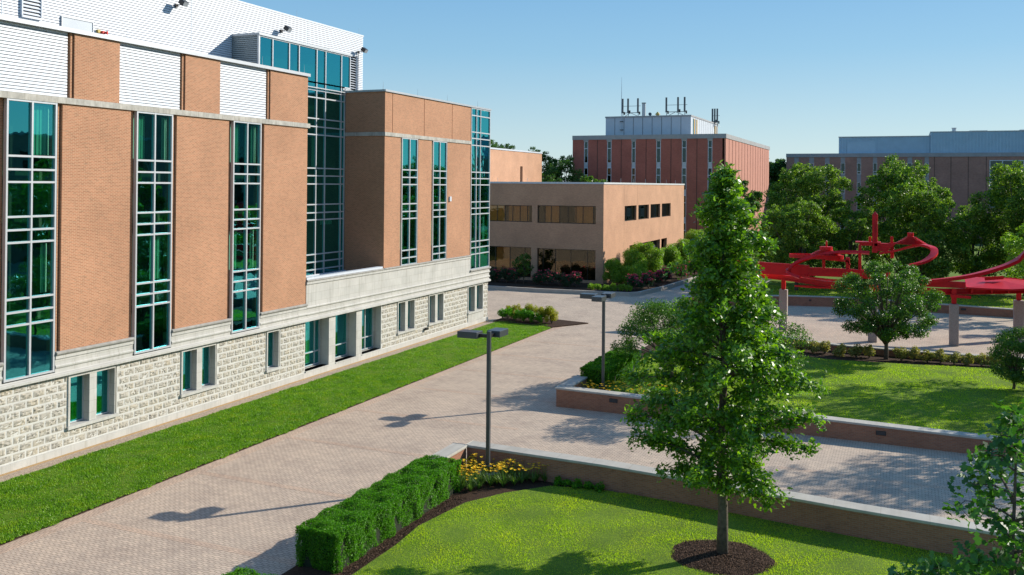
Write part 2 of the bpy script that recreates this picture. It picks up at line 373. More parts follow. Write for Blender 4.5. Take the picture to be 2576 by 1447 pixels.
# blades: triangles scattered over polygons
def in_poly(P, poly):
    x, y = P[:,0], P[:,1]; c = np.zeros(len(P), bool); n = len(poly)
    for i in range(n):
        x1, y1 = poly[i]; x2, y2 = poly[(i+1) % n]
        c ^= ((y1 > y) != (y2 > y)) & (x < (x2-x1)*(y-y1)/((y2-y1) if y2 != y1 else 1e-9)+x1)
    return c
def grass(name, poly, z, density, h, mat, label, excl=None, edge=None):
    a = np.array(poly); lo, hi = a.min(0), a.max(0); n = int((hi[0]-lo[0])*(hi[1]-lo[1])*density)
    P = np.column_stack([rng.uniform(lo[0], hi[0], n), rng.uniform(lo[1], hi[1], n)]); P = P[in_poly(P, poly)]
    if excl: P = P[~in_poly(P, excl)] if not callable(excl) else P[~excl(P)]
    n = len(P); th = rng.uniform(0, 2*np.pi, n)
    patch = .75 + .35*np.sin(P[:,0]*1.7+1.3*np.sin(P[:,1]*.9))*np.sin(P[:,1]*1.3+np.sin(P[:,0]*1.1))
    hh = h*patch*rng.uniform(.5, 1.3, n); wd = .012*rng.uniform(.7, 1.4, n)*(1+ (h > .05)*.8)
    d = np.column_stack([np.cos(th)*wd, np.sin(th)*wd, np.zeros(n)]); lean = rng.normal(size=(n,2))*hh[:,None]*.45
    B = np.column_stack([P, np.full(n, z-.01)]); T = B + np.column_stack([lean, hh])
    V = np.stack([B-d, B+d, T], 1).reshape(-1,3)
    c = (lo+hi)/2; o = np_mesh(name, V, 3, mat, loc=(c[0], c[1], z)); tag(o, label, 'grass', kind='stuff'); return o
def edge_ex(P):
    u = .09*np.sin(P[:,1]*2.1)*np.sin(P[:,1]*.7+1)+.05*np.sin(P[:,1]*7.3)+.03*np.sin(P[:,1]*19+2)
    return (P[:,0] > -27.30+u) | (P[:,0] < -32.88+u*.5)
sheet('straw_litter', rect(-33.83,-33.62,8,74), .036, M['straw'], .06)
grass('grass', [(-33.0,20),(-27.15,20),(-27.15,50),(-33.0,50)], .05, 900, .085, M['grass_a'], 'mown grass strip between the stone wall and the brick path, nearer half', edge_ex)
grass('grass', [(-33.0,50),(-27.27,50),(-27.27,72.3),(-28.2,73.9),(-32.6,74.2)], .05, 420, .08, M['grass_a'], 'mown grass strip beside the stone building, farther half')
LAWN1 = [(-15.4,14),(16,14),(16,32.6),(1.1,33.25),(-1.8,33.45),(-4.5,33.9),(-8.0,34.3),(-11.0,34.35),(-12.8,34.0),(-14.1,32.5),(-15.0,30.9),(-15.45,28.1),(-15.3,26.4)]
sheet('bed_soil', [(-17.35,14),(16,14),(16,33.2),(1.1,33.5),(-4.5,34.2),(-10.9,34.6),(-17.35,34.9)], .14, M['mulch'], .2)
sheet('lawn', LAWN1, .20, M['grass_base'], .1)
TC = (-5.35, 29.75)
def ring_ex(P): return ((P[:,0]-TC[0])/1.55)**2 + ((P[:,1]-TC[1])/1.35)**2 < 1+.12*np.sin(7*np.arctan2(P[:,1]-TC[1], P[:,0]-TC[0]))
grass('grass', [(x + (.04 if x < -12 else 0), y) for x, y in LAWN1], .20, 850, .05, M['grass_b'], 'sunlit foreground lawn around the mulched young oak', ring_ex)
# lawn beyond the second wall
LAWN2 = [(-16.1,49.2),(-14,47.6),(20,47.2),(20,67.0),(5.5,66.5),(-1.2,65.5),(-4.8,65.1),(-9.5,66.6),(-16.1,66.6)]
sheet('bed_soil', [(-17.2,47.6),(20,47.0),(20,69.6),(5.5,68.9),(.9,68.7),(-4.3,68.9),(-8.2,70.2),(-17.2,70.0)], .44, M['mulch'], .5)
sheet('lawn', LAWN2, .5, M['grass_base'], .1)
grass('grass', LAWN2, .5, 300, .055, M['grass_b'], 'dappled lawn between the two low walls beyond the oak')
LAWN3 = [(-15,98.6),(-11,98.9),(-6.8,98.9),(20,98.5),(60,98),(60,128),(-15,128)]
sheet('lawn', [(-15,98.6),(-11,98.9),(-6.8,98.9),(20,98.5),(60,98),(60,200),(-15,200)], .75, M['grass_base'], .85)
grass('grass', [(-15,98.8),(30,98.6),(30,108),(-15,108)], .75, 60, .1, M['grass_b'], 'shaded grass under the trees behind the red sculpture')
sheet('lawn', rect(-80,-20,149,172), -.01, M['grass_base'])
# planting bed in front of the tan building
BED = [(-62,96.6),(-37.7,96.0),(-29,96.9),(-27.4,97.2),(-26.6,98.2),(-25.4,106),(-23.8,130),(-23.8,150),(-33,150),(-33.1,105.2),(-62,105.2)]
sheet('bed_soil', [(-62,97.0),(-37.7,96.4),(-29,97.3),(-27.8,97.5),(-27.2,98.3),(-25.9,106),(-24.4,130),(-24.4,150),(-32.9,150),(-32.9,105.0),(-62,105.0)], .30, M['mulch'], .35)
sheet('bed_soil', [(-33.2,73.6),(-28.2,73.0),(-27.35,72.6),(-25.3,76.2),(-33.2,78)], .09, M['mulch'], .12)

def poly_wall(name, front, th, z0, zt, label, cat='wall', capt=.1, over=.05, mats=None, vents=(), side=1):
    """low wall along a polyline; thickness grows to the +normal side"""
    root = thing(name, (front[0][0], front[0][1], z0), label, cat)
    F = [Vector((p[0], p[1])) for p in front]; nrm = []
    for i in range(len(F)):
        t = (F[min(i+1, len(F)-1)] - F[max(i-1, 0)]).normalized(); nrm.append(Vector((-t.y, t.x))*side)
    zts = zt if hasattr(zt, '__len__') else [zt]*len(F)
    def strip(a, b, za, zb, e):
        m = MB()
        for i in range(len(F)):
            p = F[i]+nrm[i]*a; q = F[i]+nrm[i]*b
            if i == 0: d = (F[1]-F[0]).normalized()*(-e)
            elif i == len(F)-1: d = (F[-1]-F[-2]).normalized()*e
            else: d = Vector((0,0))
            p = p+d; q = q+d
            m.v += [(p.x,p.y,za[i]),(q.x,q.y,za[i]),(q.x,q.y,zb[i]),(p.x,p.y,zb[i])]
        for i in range(len(F)-1):
            for j in range(4): k = (j+1) % 4; m.f.append((i*4+j, i*4+k, i*4+4+k, i*4+4+j))
        m.f.append((0,1,2,3)); l = (len(F)-1)*4; m.f.append((l+3,l+2,l+1,l)); return m
    strip(0, th, [z0]*len(F), [z-capt for z in zts], 0).build('brickwork', (mats or (M['brick_wall'],))[0], root)
    strip(-over, th+over, [z-capt for z in zts], zts, over).build('stone_cap', (mats or (0, M['cap']))[1], root, bevel=.015)
    for vx, vy, vz in vents:
        m = MB(); m.box(vx-.22, vx+.22, vy-.03, vy+.05, vz-.1, vz+.1); b = m.build('step_light', M['black'], root)
        m = MB()
        for k in range(3): m.box(vx-.19, vx+.19, vy-.045, vy-.033, vz-.07+k*.055, vz-.045+k*.055)
        m.build('louver', M['lampmetal'], b)
    return root
W1 = [(-16.8,34.72),(-14,34.62),(-10.9,34.5),(-7.7,34.15),(-4.5,33.72),(-1.8,33.35),(1.1,33.05),(6,32.6),(12,32.2)]
poly_wall('garden_wall', W1, .6, 0, 1.15, 'low brick garden wall with pale stone cap behind the foreground oak', 'garden wall')
poly_wall('garden_wall', [(-16.8,31.6),(-16.8,34.66)], .6, 0, 1.15, 'short return of the near brick wall beside the long clipped hedge', 'garden wall')
W2 = [(-17.4,47.0),(-12,46.9),(-4.4,46.75),(1.9,46.6),(6,46.5),(14,46.3)]
poly_wall('garden_wall', W2, .6, 0, [1.04,.98,.9,.82,.8,.78], 'long low brick wall beyond the walkway, holding up the dappled lawn', 'garden wall', vents=[(-14.16,46.93,.66),(-1.06,46.66,.5)])
poly_wall('garden_wall', [(-16.8,47.66),(-16.8,50.5)], .6, 0, 1.04, 'short brick return wall ending at the squared hedge by the three-headed lamp', 'garden wall')
W3 = [(-12.5,73.5),(-9.2,71.4),(-7.3,70.0),(-4.3,68.75),(.9,68.4),(5.5,68.6),(12,69.6),(20,71.5)]
poly_wall('garden_wall', W3, .45, 0, .92, 'curved low wall between the spirea bed and the sculpture plaza', 'garden wall')
W4 = [(-20,91),(-14.5,95.2),(-11.1,96.9),(-6.8,97.9),(-1,98.0),(4.7,97.7),(9,97.4),(20,96.4)]
poly_wall('garden_wall', W4, .5, 0, [1.0,1.0,1.0,1.0,.95,.85,.8,.8], 'curved low brick wall at the far side of the sculpture plaza', 'garden wall', vents=[(-9.0,97.42,.6),(5.0,97.66,.5)])
poly_wall('curb', [(-62,96.5),(-37.7,95.9),(-29,96.8),(-27.6,97.0),(-26.7,98.0),(-25.5,106),(-23.9,130),(-23.9,150)], .32, 0, .42, 'long raised concrete curb around the tan building planting bed', 'curb', capt=.05, over=.003, mats=(M['concrete'], M['concrete']))

# ------------------------------------------------------------------ foliage builders
def ellips_pts(n, c, r, shell=.55):
    d = unit(rng.normal(size=(n,3))); rad = shell + (1-shell)*rng.random(n)**.6
    return np.array(c)+d*rad[:,None]*np.array(r), d
LOBE = np.array([(-.5,0),(-.24,.2),(-.12,.09),(.08,.3),(.18,.15),(.36,.22),(.5,0),(.36,-.22),(.18,-.15),(.08,-.3),(-.12,-.09),(-.24,-.2)])
def lobed_leaves(P, Nrm, size, spread=.8, r=rng):
    n = len(P); N = unit(Nrm + spread*r.normal(size=(n,3))); T = unit(np.cross(N, r.normal(size=(n,3)))); B = np.cross(N, T)
    L = (size*r.uniform(.6, 1.35, n))[:,None,None]; a = LOBE[None,:,0:1]; b = LOBE[None,:,1:2]
    V = P[:,None] + L*(T[:,None]*a + B[:,None]*b*1.05 + N[:,None]*(-.35*a*a+.45*b*b*1.2))
    return V.reshape(-1,3)
def crown_clusters(C, Rr, n_per, leaf, squash=.75):
    """C centres (k,3), Rr radii; leaves round each centre, mostly facing outwards"""
    out = []
    for c, r in zip(C, Rr):
        n = int(n_per*r*r)+4; d = unit(rng.normal(size=(n,3))); rad = rng.uniform(.35, 1.05, n)
        P = c + d*rad[:,None]*r*np.array([1,1,squash]); out.append(leaf_quads(P, d*.5+np.array([0,0,.55]), leaf))
    return np.concatenate(out)
def branch_pts(a, b, sag, k=5):
    a, b = np.array(a), np.array(b); return [tuple(a+(b-a)*t+np.array([0,0,sag*math.sin(math.pi*t)])) for t in np.linspace(0,1,k)]
def limbs(m, base, forks, spread, h0, r0, targets):
    for tg in targets:
        f = random.uniform(.0, 1.0); st = (base[0], base[1], base[2]+h0+f*(tg[2]-base[2]-h0)*.35)
        m.tube(branch_pts(st, tg, random.uniform(-.05,.1)*abs(tg[0]-st[0])), [r0*.55, r0*.45, r0*.35, r0*.22, r0*.1], 6)
def dome_tree(name, x, y, z0, top, R, mat, leaf, label, group=None, trunk_h=1.8, tr=.18, nl=70, dens=260, peak=1.25, low=.15, seed=0, cat='tree'):
    global rng; keep = rng; rng = np.random.default_rng(seed+100); random.seed(seed)
    root = thing(name, (x,y,z0), label, cat, group); H = top-z0; cz = z0+trunk_h; ch = H-trunk_h
    C = []; Rr = []; K = max(14, nl//6)
    for i in range(K):
        t = (i+.5)/K; t = t**.85; zz = cz + ch*(.10+.80*t); tt = .10+.80*t
        prof = (1-((tt-.36)/.64)**2.3)**.6 if tt > .36 else .78+.22*(tt/.36)
        rr = R*prof*random.uniform(.58,.74)*(1 if i % 4 else .35); a = i*2.39996+random.uniform(-.35,.35); lr = R*random.uniform(.26,.40)*(.8 if tt > .8 else 1)
        lc = np.array((x+rr*math.cos(a), y+rr*math.sin(a), zz)); d = unit(rng.normal(size=(13,3))+.75*np.array([math.cos(a)*min(1, rr/R+.2), math.sin(a)*min(1, rr/R+.2), .35])[None])
        for dd in d: C.append(tuple(lc+dd*lr*np.array([1,1,.82])*rng.uniform(.8,1.1))); Rr.append(lr*rng.uniform(.30,.46))
        C.append(tuple(lc)); Rr.append(lr*.8)
    m = MB(); m.tube([(x,y,z0-.1),(x+.03,y,z0+trunk_h*.6),(x,y+.04,z0+trunk_h+ch*.3),(x,y,z0+trunk_h+ch*.8)], [tr*1.25,tr,tr*.7,tr*.2], 10)
    sel = random.sample(C, min(12, len(C))); limbs(m, (x,y,z0), 0, 0, trunk_h, tr*.9, sel)
    m.build('trunk', M['bark'], root, smooth=True)
    np_mesh('crown', crown_clusters(C, Rr, dens, leaf), 4, mat, root)
    rng = keep; return root

def oak(name, x, y, z0, prof, mat, leaf, n_br, label, per=20, tr=.16, trunk_top=.9, lean=(0,0), twig=.35, seed=1, asp=.6, cat='tree'):
    """leader tree with side branches; prof = [(z, r_left, r_right)] widths in picture-independent metres along -X/+X"""
    global rng; keep = rng; rng = np.random.default_rng(seed); random.seed(seed)
    root = thing(name, (x,y,z0), label, cat); zt = prof[-1][0]; zb = prof[0][0]
    m = MB(); zs = np.linspace(z0-.1, zt-.25, 9); tl = [(x+lean[0]*(zz-z0)+.04*math.sin(zz*1.3), y+lean[1]*(zz-z0)+.04*math.cos(zz*1.1), zz) for zz in zs]
    m.tube(tl, [tr*1.15]+[max(.02, tr*(1-(zz-z0)/(zt-z0+.3))**.75) for zz in zs[1:]], 12)
    L = []; zz_ = np.array([p[0] for p in prof]); rl = np.array([p[1] for p in prof]); rr = np.array([p[2] for p in prof])
    for i in range(n_br):
        t = ((i+.5)/n_br); z = zb + (zt-zb)*t**.9; a = i*2.39996+random.uniform(-.35,.35); ca, sa = math.cos(a), math.sin(a)
        r = np.interp(z, zz_, rr) if ca > 0 else np.interp(z, zz_, rl); r = r*abs(ca)+(np.interp(z, zz_, rl)+np.interp(z, zz_, rr))/2*(1-abs(ca))
        r *= random.choice((.5,.7,.85,.95,1.0,1.05) if t < .62 else (.35,.6,.9,1.25,1.4))*random.uniform(.92,1.05)*(1+.10*math.sin(z*3.3+a*1.7)); up = random.uniform(-.02,.3)*r
        sx = x+lean[0]*(z-z0); sy = y+lean[1]*(z-z0)
        s = np.array([sx, sy, z-up*1.1-.05]); e = np.array([sx+r*ca, sy+r*sa, z+up*.2])
        s[2] = max(s[2], zb-.2); e[2] = min(e[2], zt-.05)
        br0 = .012+.016*r; pts = branch_pts(s, e, .1*r); m.tube(pts, [br0, br0*.8, br0*.6, br0*.4, .006], 5)
        k = max(3, int(3+r*4.5))
        for j in range(k):
            f = .3+.7*(j+random.random())/k; p = s+(e-s)*f; p[2] += .1*r*math.sin(math.pi*f)
            tw = rng.normal(size=3)*np.array([1,1,.45]); tw = tw/np.linalg.norm(tw)*twig*random.uniform(.5,1.2)*(1.15-.45*f)*min(1, .5+r/2)
            q = p+tw; m.tube([tuple(p), tuple(q)], [.01,.004], 3, cap=False)
            n = per; tt = rng.uniform(.25,1.15,n)[:,None]; P = p+tw*tt+rng.normal(size=(n,3))*twig*.3
            L.append(lobed_leaves(P, np.tile([ca*.3, sa*.3, .9], (n,1)), leaf, .75))
    m.build('trunk', M['bark'], root, smooth=True)
    np_mesh('crown', np.concatenate(L), 12, mat, root)
    rng = keep; return root

def box_hedge(name, x0, x1, y0, y1, z0, z1, label, dens=1300, leaf=.07, mat='hedge', cat='hedge'):
    root = thing(name, ((x0+x1)/2, (y0+y1)/2, z0), label, cat)
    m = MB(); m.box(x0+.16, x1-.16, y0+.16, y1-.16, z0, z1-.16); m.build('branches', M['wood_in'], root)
    A = [];
    def face(n, fn, nr):
        u = rng.random(n); v = rng.random(n); P = fn(u, v)
        bumpv = .04*(np.sin(P[:,0]*5.1+P[:,1]*3.3)+np.sin(P[:,1]*6.3+P[:,2]*4.1)*.8+np.sin(P[:,0]*9-P[:,1]*7.7+P[:,2]*8)*.5)-.03
        P = P + np.array(nr)*(bumpv+rng.normal(size=n)*.018 - .07*rng.random(n)**2)[:,None]
        gap = np.sin(P[:,0]*8.3+P[:,1]*7.9+2*np.sin(P[:,2]*2.2))*np.sin(P[:,0]*3.1-P[:,1]*2.7+1.5*np.sin(P[:,2]*3.7)+.6)
        if nr[2] < .5: P = P - np.array(nr)*(.09*np.clip(gap-.35, 0, 1))[:,None]; P = P[(gap < .75) | (rng.random(n) < .75)]; n = len(P)
        A.append(leaf_quads(P, np.tile(np.array(nr)*1.0+np.array([0,0,.35]), (n,1)), leaf, .9, .5))
    X, Y, Z = x1-x0, y1-y0, z1-z0
    face(int(X*Y*dens), lambda u, v: np.column_stack([x0+X*u, y0+Y*v, np.full(len(u), z1)]), (0,0,1))
    for sx, xx in ((-1,x0),(1,x1)): face(int(Y*Z*dens), lambda u, v: np.column_stack([np.full(len(u), xx)-sx*.12*(1-v), y0+Y*u, z0+Z*v]), (sx,0,0))
    for sy, yy in ((-1,y0),(1,y1)): face(int(X*Z*dens), lambda u, v: np.column_stack([x0+X*u, np.full(len(u), yy)-sy*.1*(1-v), z0+Z*v]), (0,sy,0))
    np_mesh('foliage', np.concatenate(A), 4, M[mat], root); return root
def shrub(name, x, y, z0, r, h, mat, leaf, label, group=None, dens=420, fl=None, nfl=0, flsize=.09, seed=None, cat='shrub', flz=.35):
    root = thing(name, (x,y,z0), label, cat, group)
    k = max(7, int(7+r*9)); C = []; Rr = []
    for i in range(k):
        a = i*2.4+random.random(); q = r*.55*math.sqrt((i+.5)/k)*1.15; C.append((x+q*math.cos(a), y+q*math.sin(a), z0+h*random.uniform(.28,.84)*(1-.25*q/r))); Rr.append(max(r*.34, .11)*random.uniform(.6,1.3))
    C = np.array(C); V = []; FL = []
    for c, rr in zip(C, Rr):
        n = int(dens*rr*rr*4)+20; d = unit(rng.normal(size=(n,3))); P = c+d*rng.uniform(.45,1.05,n)[:,None]*np.array([rr,rr,min(rr*1.1, h*.4)]); P[:,2] = np.maximum(P[:,2], z0+.02)
        V.append(leaf_quads(P, d*.6+np.array([0,0,.5]), leaf))
        if fl:
            n = max(2, nfl//k); d = unit(rng.normal(size=(n,3))+np.array([0,0,flz*4])); P = c+d*np.array([rr,rr,min(rr*1.1,h*.4)])*1.05
            for q in P: FL.append(leaf_quads(q+rng.normal(size=(5,3))*flsize*.3, np.tile([0,0,1.],(5,1))+d[0]*.3, flsize, .7, .9))
    m = MB()
    for c in C[:6]: m.tube([(x,y,z0-.05), ((x+c[0])/2, (y+c[1])/2, z0+(c[2]-z0)*.6), tuple(c)], [.03,.02,.01], 5)
    m.build('stems', M['bark'], root); np_mesh('foliage', np.concatenate(V), 4, M[mat], root)
    if FL: np_mesh('blossom', np.concatenate(FL), 4, M[fl], root)
    return root

# ------------------------------------------------------------------ wall with openings
def wall(m, axis, face, depth, a0, a1, z0, z1, opens=()):
    """axis 'x': wall facing +X at x=face, runs along y; axis 'y': wall facing -Y at y=face, runs along x"""
    br = sorted({a0, a1} | {max(a0, min(a1, o[0])) for o in opens} | {max(a0, min(a1, o[1])) for o in opens})
    for s, e in zip(br, br[1:]):
        if e-s < 1e-6: continue
        mid = (s+e)/2; zs = sorted((max(z0, o[2]), min(z1, o[3])) for o in opens if o[0] < mid < o[1]); cur = z0
        for lo, hi in zs+[(z1, z1)]:
            if lo-cur > 1e-4:
                if axis == 'x': m.box(face-depth, face, s, e, cur, lo)
                else: m.box(s, e, face, face+depth, cur, lo)
            cur = max(cur, hi)
    return m
def bx(m, axis, face, d0, d1, a0, a1, z0, z1):
    """box proud of a wall face: d0..d1 outward"""
    if axis == 'x': m.box(face+d0, face+d1, a0, a1, z0, z1)
    else: m.box(a0, a1, face-d1, face-d0, z0, z1)
def frame_grid(m, axis, face, d0, d1, A, Z, w=.09, wa=None):
    """A: vertical member centres, Z: rail centres"""
    lo, hi = A[0]-w/2, A[-1]+w/2
    for a in A: bx(m, axis, face, d0, d1, a-w/2, a+w/2, Z[0]-w/2, Z[-1]+w/2)
    for z in Z:
        for a, b in zip(A, A[1:]): bx(m, axis, face, d0+.004, d1-.004, a+w/2, b-w/2, z-w/2, z+w/2)
def blinds(axis, face, back, a0, a1, z0, z1, parent, pitch=.09, mat='blind', open_=.6):
    m = MB(); a = a0
    while a < a1-.01:
        bx(m, axis, face, -back-.02-.03*(int(a/pitch) % 2), -back-.03*(int(a/pitch) % 2), a, min(a1, a+pitch*.86), z0, z1); a += pitch
    return m.build('blind', M[mat], parent)
def window(parent, axis, face, A, Z, w=.09, d0=-.08, d1=.04, glass='glass', frame='alum', bl=(), name='window', gd=-.03, back=.28, bmat='blind'):
    m = MB(); frame_grid(m, axis, face, d0, d1, A, Z, w); f = m.build(name, M[frame], parent)
    g = MB()                                                 # every pane sits a hair out of true, as real glazing does
    for a, b in zip(A, A[1:]):
        for lo, hi in zip(Z, Z[1:]):
            n = len(g.v); t0, t1, t2 = (random.uniform(-.004, .004) for _ in range(3))
            for p, q, d in ((a, lo, t0), (b, lo, t1), (b, hi, t1+t2), (a, hi, t0+t2)):
                g.v.append((face+gd+d, p, q) if axis == 'x' else (p, face-gd-d, q))
            g.f.append((n, n+1, n+2, n+3))
    g.build('glass', M[glass], f)
    for (a0, a1, z0, z1) in bl: blinds(axis, face, back, a0, a1, z0, z1, f, mat=bmat)
    return f
def siding(m, axis, face, a0, a1, z0, z1, pitch=.137, dep=.045):
    n = max(1, round((z1-z0)/pitch)); p = (z1-z0)/n; s = 1 if axis == 'x' else -1
    for i in range(n):
        z = z0+i*p; prof = [(face-s*.06, z+.002), (face-s*.05, z+p*.2), (face+s*dep, z+p*.22), (face+s*dep*.8, z+p*.93), (face+s*dep*.5, z+p*.995), (face-s*.06, z+p*.995)]
        if axis == 'y': prof = prof[::-1]
        m.ext(prof, 'y' if axis == 'x' else 'x', a0, a1)
    return m

# ------------------------------------------------------------------ the long brick, glass and stone building on the left
XF = -33.84
B1 = thing('academic_building', (-45, 45, 0), 'large orange brick building with tall teal windows, pale stone base and white ribbed metal top', 'building')
BAYS = [(26.48,28.93),(33.40,35.78),(40.28,42.66)]
RAILS = [3.80,6.0,6.55,7.10,9.43,9.95,10.5,11.94,12.46,13.02,15.33]
m = MB()                                                     # brickwork: piers between the bays
prev = 14.0
for (a, b) in BAYS + [(47.12+.3, 47.12+.3)]:
    e = a-.3
    m.box(XF-.5, XF, prev, e, 4.58, 15.37)
    if a < 47: m.box(XF-.5, XF-.16, e, a+.006, 4.58, 15.37)
    if a < 47: m.box(XF-.5, XF-.30, b+.05, b+.16, 4.58, 15.37); m.box(XF-.5, XF-.10, b+.16, b+.24, 4.58, 15.37); m.box(XF-.5, XF-.28, b+.24, b+.32, 4.58, 15.37)
    prev = b+.32
# upper storey brick piers
for a, b in ((22.8,25.45),(29.84,32.39),(36.66,39.25),(43.5,47.12)):
    m.box(XF-.5, XF, a, b, 15.64, 18.51)
    m.box(XF-.5, XF-.24, a-.08, a, 15.64, 18.51); m.box(XF-.5, XF-.06, a-.17, a-.08, 15.64, 18.51); m.box(XF-.5, XF-.26, a-.25, a-.17, 15.64, 18.51)
m.build('brickwork', M['brick'], B1)
# north block: south return and east front
YB = 56.24; m = MB()
m.box(-37.12, XF-.5, YB, YB+.4, 5.6, 15.37); m.box(-37.12, XF-.5, YB, YB+.4, 15.64, 18.5)
wall(m, 'x', XF, .5, YB, 70.2, 6.03, 15.37, [(58.48,61.12,6.03,15.37),(63.25,65.9,6.03,15.37)])
prev = YB
for j in (57.28, 62.0, 66.7, 70.2):
    m.box(XF-.5, XF, prev+(.0 if prev == YB else .035), j-(.035 if j < 70 else 0), 15.64, 18.5)
    if j < 70: m.box(XF-.5, XF-.06, j-.035, j+.035, 15.64, 18.5)
    prev = j
for a, b in ((58.48,61.12),(63.25,65.9)):
    m.box(XF-.5, XF-.16, a, a+.12, 6.03, 15.37); m.box(XF-.5, XF-.14, b-.12, b, 6.03, 15.37)
m.build('brickwork', M['brick'], B1)
for (a, b), pat in zip(BAYS, (0, 1, 2)):
    A = [a+.05, (a+b)/2, b-.05]; mid = A[1]
    bl = {0: [(mid+.1, b-.12, 13.1, 15.2), (mid+.75, b-.15, 7.2, 9.3)],
          1: [(a+.1, mid-.35, 13.1, 15.2), (mid+.8, b-.1, 13.1, 15.2), (mid+.1, mid+.75, 7.2, 9.3)],
          2: [(a+.12, mid-.3, 13.1, 15.2), (mid+.7, b-.1, 13.1, 15.2), (a+.1, mid-.4, 7.2, 9.3), (mid+.7, b-.15, 7.2, 9.3)]}[pat]
    window(B1, 'x', XF, A, RAILS, .085, -.12, .07, bl=bl)
for a, b in ((58.6,60.98),(63.4,65.76)):
    A = [a+.05, (a+b)/2, b-.05]; Z = [6.05,6.55,7.11,9.43,9.96,10.52,11.94,12.47,13.02,15.33]
    window(B1, 'x', XF, A, Z, .09, -.055, .05, bl=[(a+.3, a+.95, 13.1, 15.2), (a+.3, a+.9, 7.2, 9.3)])
# corner glass bay, wrapping round the far corner
window(B1, 'x', XF, [70.25,71.25,72.05,74.0], [4.8,6.06,6.6,7.14,9.46,9.96,10.5,11.95,12.49,13.03,15.31,15.89,16.43,17.84,18.45], .09, -.1, .05, bl=[(73.3,73.7,7.2,9.3),(71.4,71.8,13.1,15.2)])
# dark rooms behind the windows
m = MB(); m.box(XF-.5, XF-.07, 26.45, 42.7, 3.702, 3.74); m.build('dark_sill_cover', M['inside'], B1)  # dark strip added to hide the sunlit stone top behind the panes
m = MB(); m.box(-44, XF-1.3, 14, 46.6, 3.7, 18.4); m.box(-44, XF-1.3, YB+.5, 73.9, 4.7, 18.4); m.box(-44, -38.3, 46.6, YB+.5, 5.5, 21.1)
m.box(XF-1.3, XF-.5, 56.8, 56.9, 5, 18.4); m.box(XF-1.3, XF-.12, 73.9, 74.0, 4.8, 18.4)
m.build('interior', M['inside'], B1)
m = MB()
for z in (6.25, 10.2, 12.2): m.box(XF-1.3, XF-.5, 14, 47.0, z-.2, z+.2); m.box(XF-1.3, XF-.5, YB+.5, 73.9, z-.2, z+.2); m.box(-38.3, -37.4, 46.7, 56.2, z-.2, z+.2)
m.box(-38.3, -37.4, 46.7, 56.2, 15.9, 16.3); m.box(-38.3, -37.4, 46.7, 56.2, 18.3, 18.7); m.build('floor_slab', M['floor_in'], B1)
# stone bands and copings
m = MB()
m.box(XF-.45, XF+.09, 14, 47.28, 15.37, 15.64); m.box(-37.1, XF-.45, 47.12, 47.28, 15.37, 15.64)
m.box(XF-.45, XF+.07, YB-.07, 70.2, 15.37, 15.64); m.box(-37.1, XF-.45, YB-.07, YB+.3, 15.37, 15.64)
m.build('stone_band', M['band'], B1)
m = MB()
m.box(XF-.6, XF+.12, 14, 47.22, 18.52, 18.70); m.box(XF-.6, XF+.10, YB-.1, 74.15, 18.5, 18.64); m.box(-37.2, XF-.6, YB-.1, YB+.4, 18.5, 18.64)
m.box(-37.0, -37.2+.24, 46.4, 56.2, 18.45, 18.52)
m.build('coping', M['flash'], B1)
for a, b in ((25.45,29.57),(32.39,36.4),(39.25,43.24)):      # white ribbed panels of the top storey
    siding(MB(), 'x', XF-.16, a, b, 15.64, 18.52, .137).build('ribbed_panel', M['siding'], B1)
m = MB(); m.box(-60, XF-.6, 14, 47.0, 18.3, 18.5); m.box(-60, XF-.6, YB+.4, 74.0, 18.3, 18.45); m.box(-37.2, XF-.35, 47.12, 56.2, 5.4, 5.62); m.box(-60, -44, 14, 74, 0, 18.3)
m.box(-44, -38.3, 73.9, 74.0, 0, 18.3); m.build('flat_roof', M['roof'], B1)
# stone base: bands of the spandrels
def ledge(m, y0, y1, z0, z1, d, xr=XF):
    m.ext([(xr-.2, z0), (xr+d*.75, z0), (xr+d, z0+(z1-z0)*.35), (xr+d, z0+(z1-z0)*.7), (xr+d*.6, z1), (xr-.2, z1)], 'y', y0, y1)
prev = 14.0
for a in (26.42, 33.33, 40.22, 47.12):
    m = MB()
    b = {26.42:28.98, 33.33:35.83, 40.22:42.70}.get(a)
    ledge(m, prev, a, 4.44, 4.60, .16); m.build('weathered_ledge', M['ledge'], B1)
    prev = b
m = MB(); ledge(m, YB+.02, 70.24, 5.90, 6.04, .13); m.build('weathered_ledge', M['ledge'], B1)
m = MB(); ledge(m, 47.15, 56.2, 5.9, 6.03, .12); m.build('weathered_ledge', M['ledge'], B1)
m = MB(); ledge(m, 70.15, 74.2, 4.60, 4.76, .16); m.build('weathered_ledge', M['ledge'], B1)
m = MB(); prev = 14.0
for a, b in ((26.42,28.98),(33.33,35.83),(40.22,42.70),(47.12,0)):
    m.box(XF-.5, XF+.08, prev, a, 4.28, 4.44); m.box(XF-.5, XF+.03, prev, a, 3.70, 4.28); ledge(m, prev, a, 3.88, 4.02, .09); prev = b
m.box(XF-.5, XF+.03, 47.12, 70.2, 4.5, 5.76); m.box(XF-.5, XF+.09, 47.12, 70.2, 5.76, 5.9)
m.box(XF-.5, XF+.045, 47.12, 74.05, 4.30, 4.50); m.box(XF-.5, XF+.03, 47.12, 74.05, 3.68, 4.30)
ledge(m, 47.12, 74.13, 4.27, 4.41, .10); ledge(m, 47.12, 74.13, 3.86, 4.0, .09); m.box(XF-.5, XF+.06, 70.2, 74.1, 4.5, 4.6)
m.ext([(XF-.5, 3.50), (XF+.16, 3.50), (XF+.16, 3.60), (XF+.04, 3.70), (XF-.5, 3.70)], 'y', 14, 74.16)
m.build('limestone_band', M['lime'], B1)
